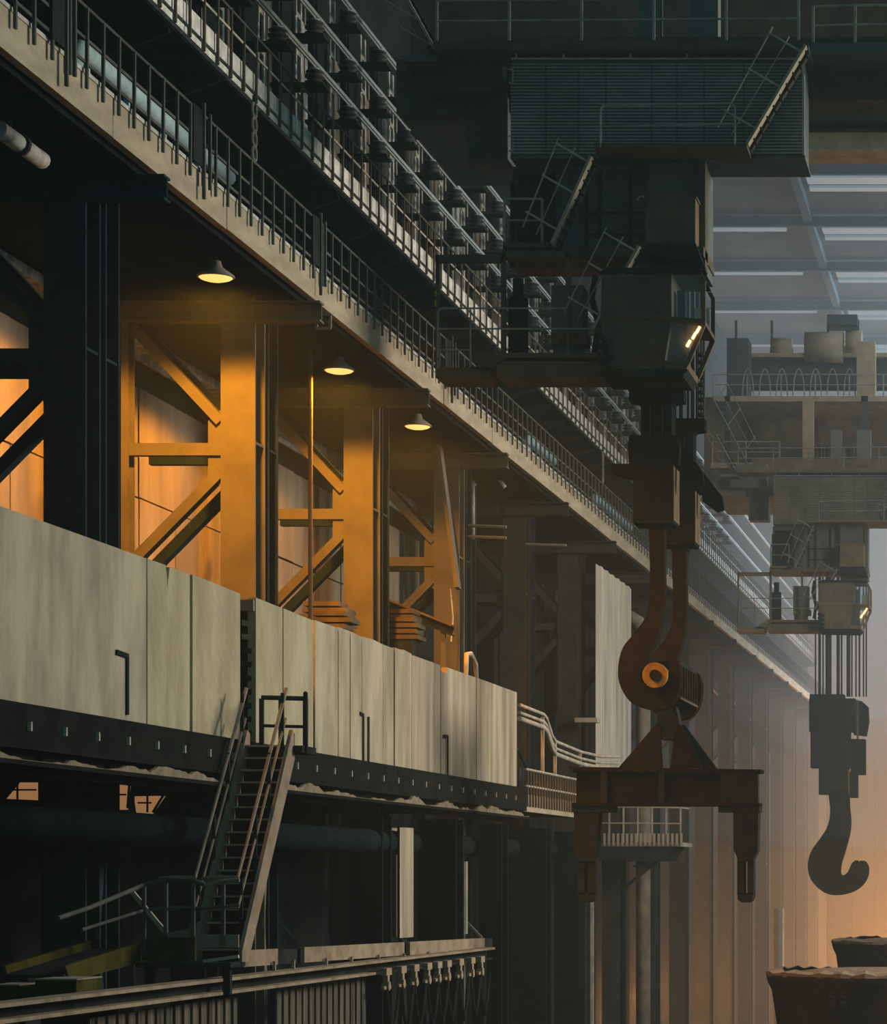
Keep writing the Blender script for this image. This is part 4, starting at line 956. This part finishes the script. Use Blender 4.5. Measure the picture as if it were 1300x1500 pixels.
for i, (px, r) in enumerate(((1195,.05),(1201,.09),(1206,.05),(1213,.16),(1217,.06),(1228,.11),(1233,.06),(1243,.13),(1248,.05),(1254,.05),(1259,.06),(1265,.05),(1269,.05))):
    part('rope', MB().cyl((gx(px),GY+.1+.02*i,gz(1020)),(gx(px),GY+.1+.02*i,20.0),r*.8,6), ROPE, fb2)
hp = [(580,780),(592,880),(580,970),(540,1040),(490,1110),(470,1180),(478,1250),(510,1300),(560,1340),(620,1355),(690,1345),(750,1315),(790,1265),(800,1210),(785,1172),(760,1165),(747,1174),(735,1163),(710,1180),(690,1225),(665,1245),(645,1235),(650,1180),(668,1120),(695,1020),(702,950),(695,870),(692,780)]
hp = smooth(hp, (0, 26, 27), 3)
single('crane_hook', MB().prism([(gx(1060+a/3.75),gz(950+b/3.75)) for a, b in hp], 'y', GY-.55, GY+.45), HOOKM, 'big single dark hook of the far crane at the right edge', 'hook')

# ------------------------------------------------------------------ slag pots
def pot(cxp, Y, rimz, r, label, mark):
    t = thing('slag_pot', label, 'slag pot', (cxp, Y, -9.7))
    n = 28
    part('shell', MB().lathe((cxp,Y,rimz), [(r*.35,-4.4),(r*.62,-4.1),(r*.78,-3.2),(r*.88,-1.8),(r*.95,-.45),(r*.985,-.25),(r*1.0,-.12),(r*1.0,0),(r*.9,0),(r*.86,-.5)], n), POT, t, True)
    m = MB(); pr = []
    for i in range(n*2):
        a = 2*math.pi*i/(n*2)
        rr = r*random.uniform(.985,1.015); zz = random.uniform(.05,.19)
        base = len(m.v)
        m.v += [(cxp+rr*math.cos(a),Y+rr*math.sin(a),rimz-.03),(cxp+rr*math.cos(a),Y+rr*math.sin(a),rimz+zz*.6),(cxp+r*.87*math.cos(a),Y+r*.87*math.sin(a),rimz+zz)]
    nn = n*2
    for i in range(nn):
        j = (i+1) % nn
        m.f += [(3*i,3*j,3*j+1,3*i+1),(3*i+1,3*j+1,3*j+2,3*i+2)]
    part('ash_rim', m, ASH, t)
    part('slag_fill', MB().lathe((cxp,Y,rimz), [(r*.88,-.3),(r*.86,.02),(r*.5,.14),(r*.1,.18)], n), ASH, t, True)
    part('trunnion', MB().cyl((cxp,Y+r*.7,rimz-1.3),(cxp,Y+r*1.12,rimz-1.3),.32,14), POT, t, True)
    part('cradle', MB().box(cxp-r*.7,cxp+r*.7,Y-1.4,Y+1.4,-9.2,rimz-4.3).box(cxp-r*.74,cxp-r*.6,Y-.9,Y+.9,-9.2,rimz-3.2).box(cxp+r*.6,cxp+r*.74,Y-.9,Y+.9,-9.2,rimz-3.2), STEEL, t)
    for sx in (-.6,.6):
        part('wheel', MB().cyl((cxp+sx*r,Y-1.5,-9.45),(cxp+sx*r,Y-1.3,-9.45),.5,16), STEEL, t)
        part('wheel', MB().cyl((cxp+sx*r,Y+1.3,-9.45),(cxp+sx*r,Y+1.5,-9.45),.5,16), STEEL, t)
    if mark:
        mk = MB(); 
        for row in (0, 1):
            for c in range(2):
                px = 1216+c*17; py = 1453+row*13
                yy = Y - r*.955 - .02
                for (a, b, c2, d) in ((0,0,0,9),(0,5,7,0),(0,5,8,9)):
                    mk.bar(P(px+a,py+b,yy), P(px+c2,py+d,yy), .05, .08, (0,1,0))
        part('cast_mark', mk, POT, t)
Yq = 74.0
pot(PX(1268,Yq), Yq+2.9, PZ(1432,Yq), 2.95, 'nearest ash rimmed slag pot at the bottom right corner', True)
pot(PX(1330,96), 96+2.8, PZ(1383,96), 2.85, 'second slag pot, behind and above the nearest one', False)
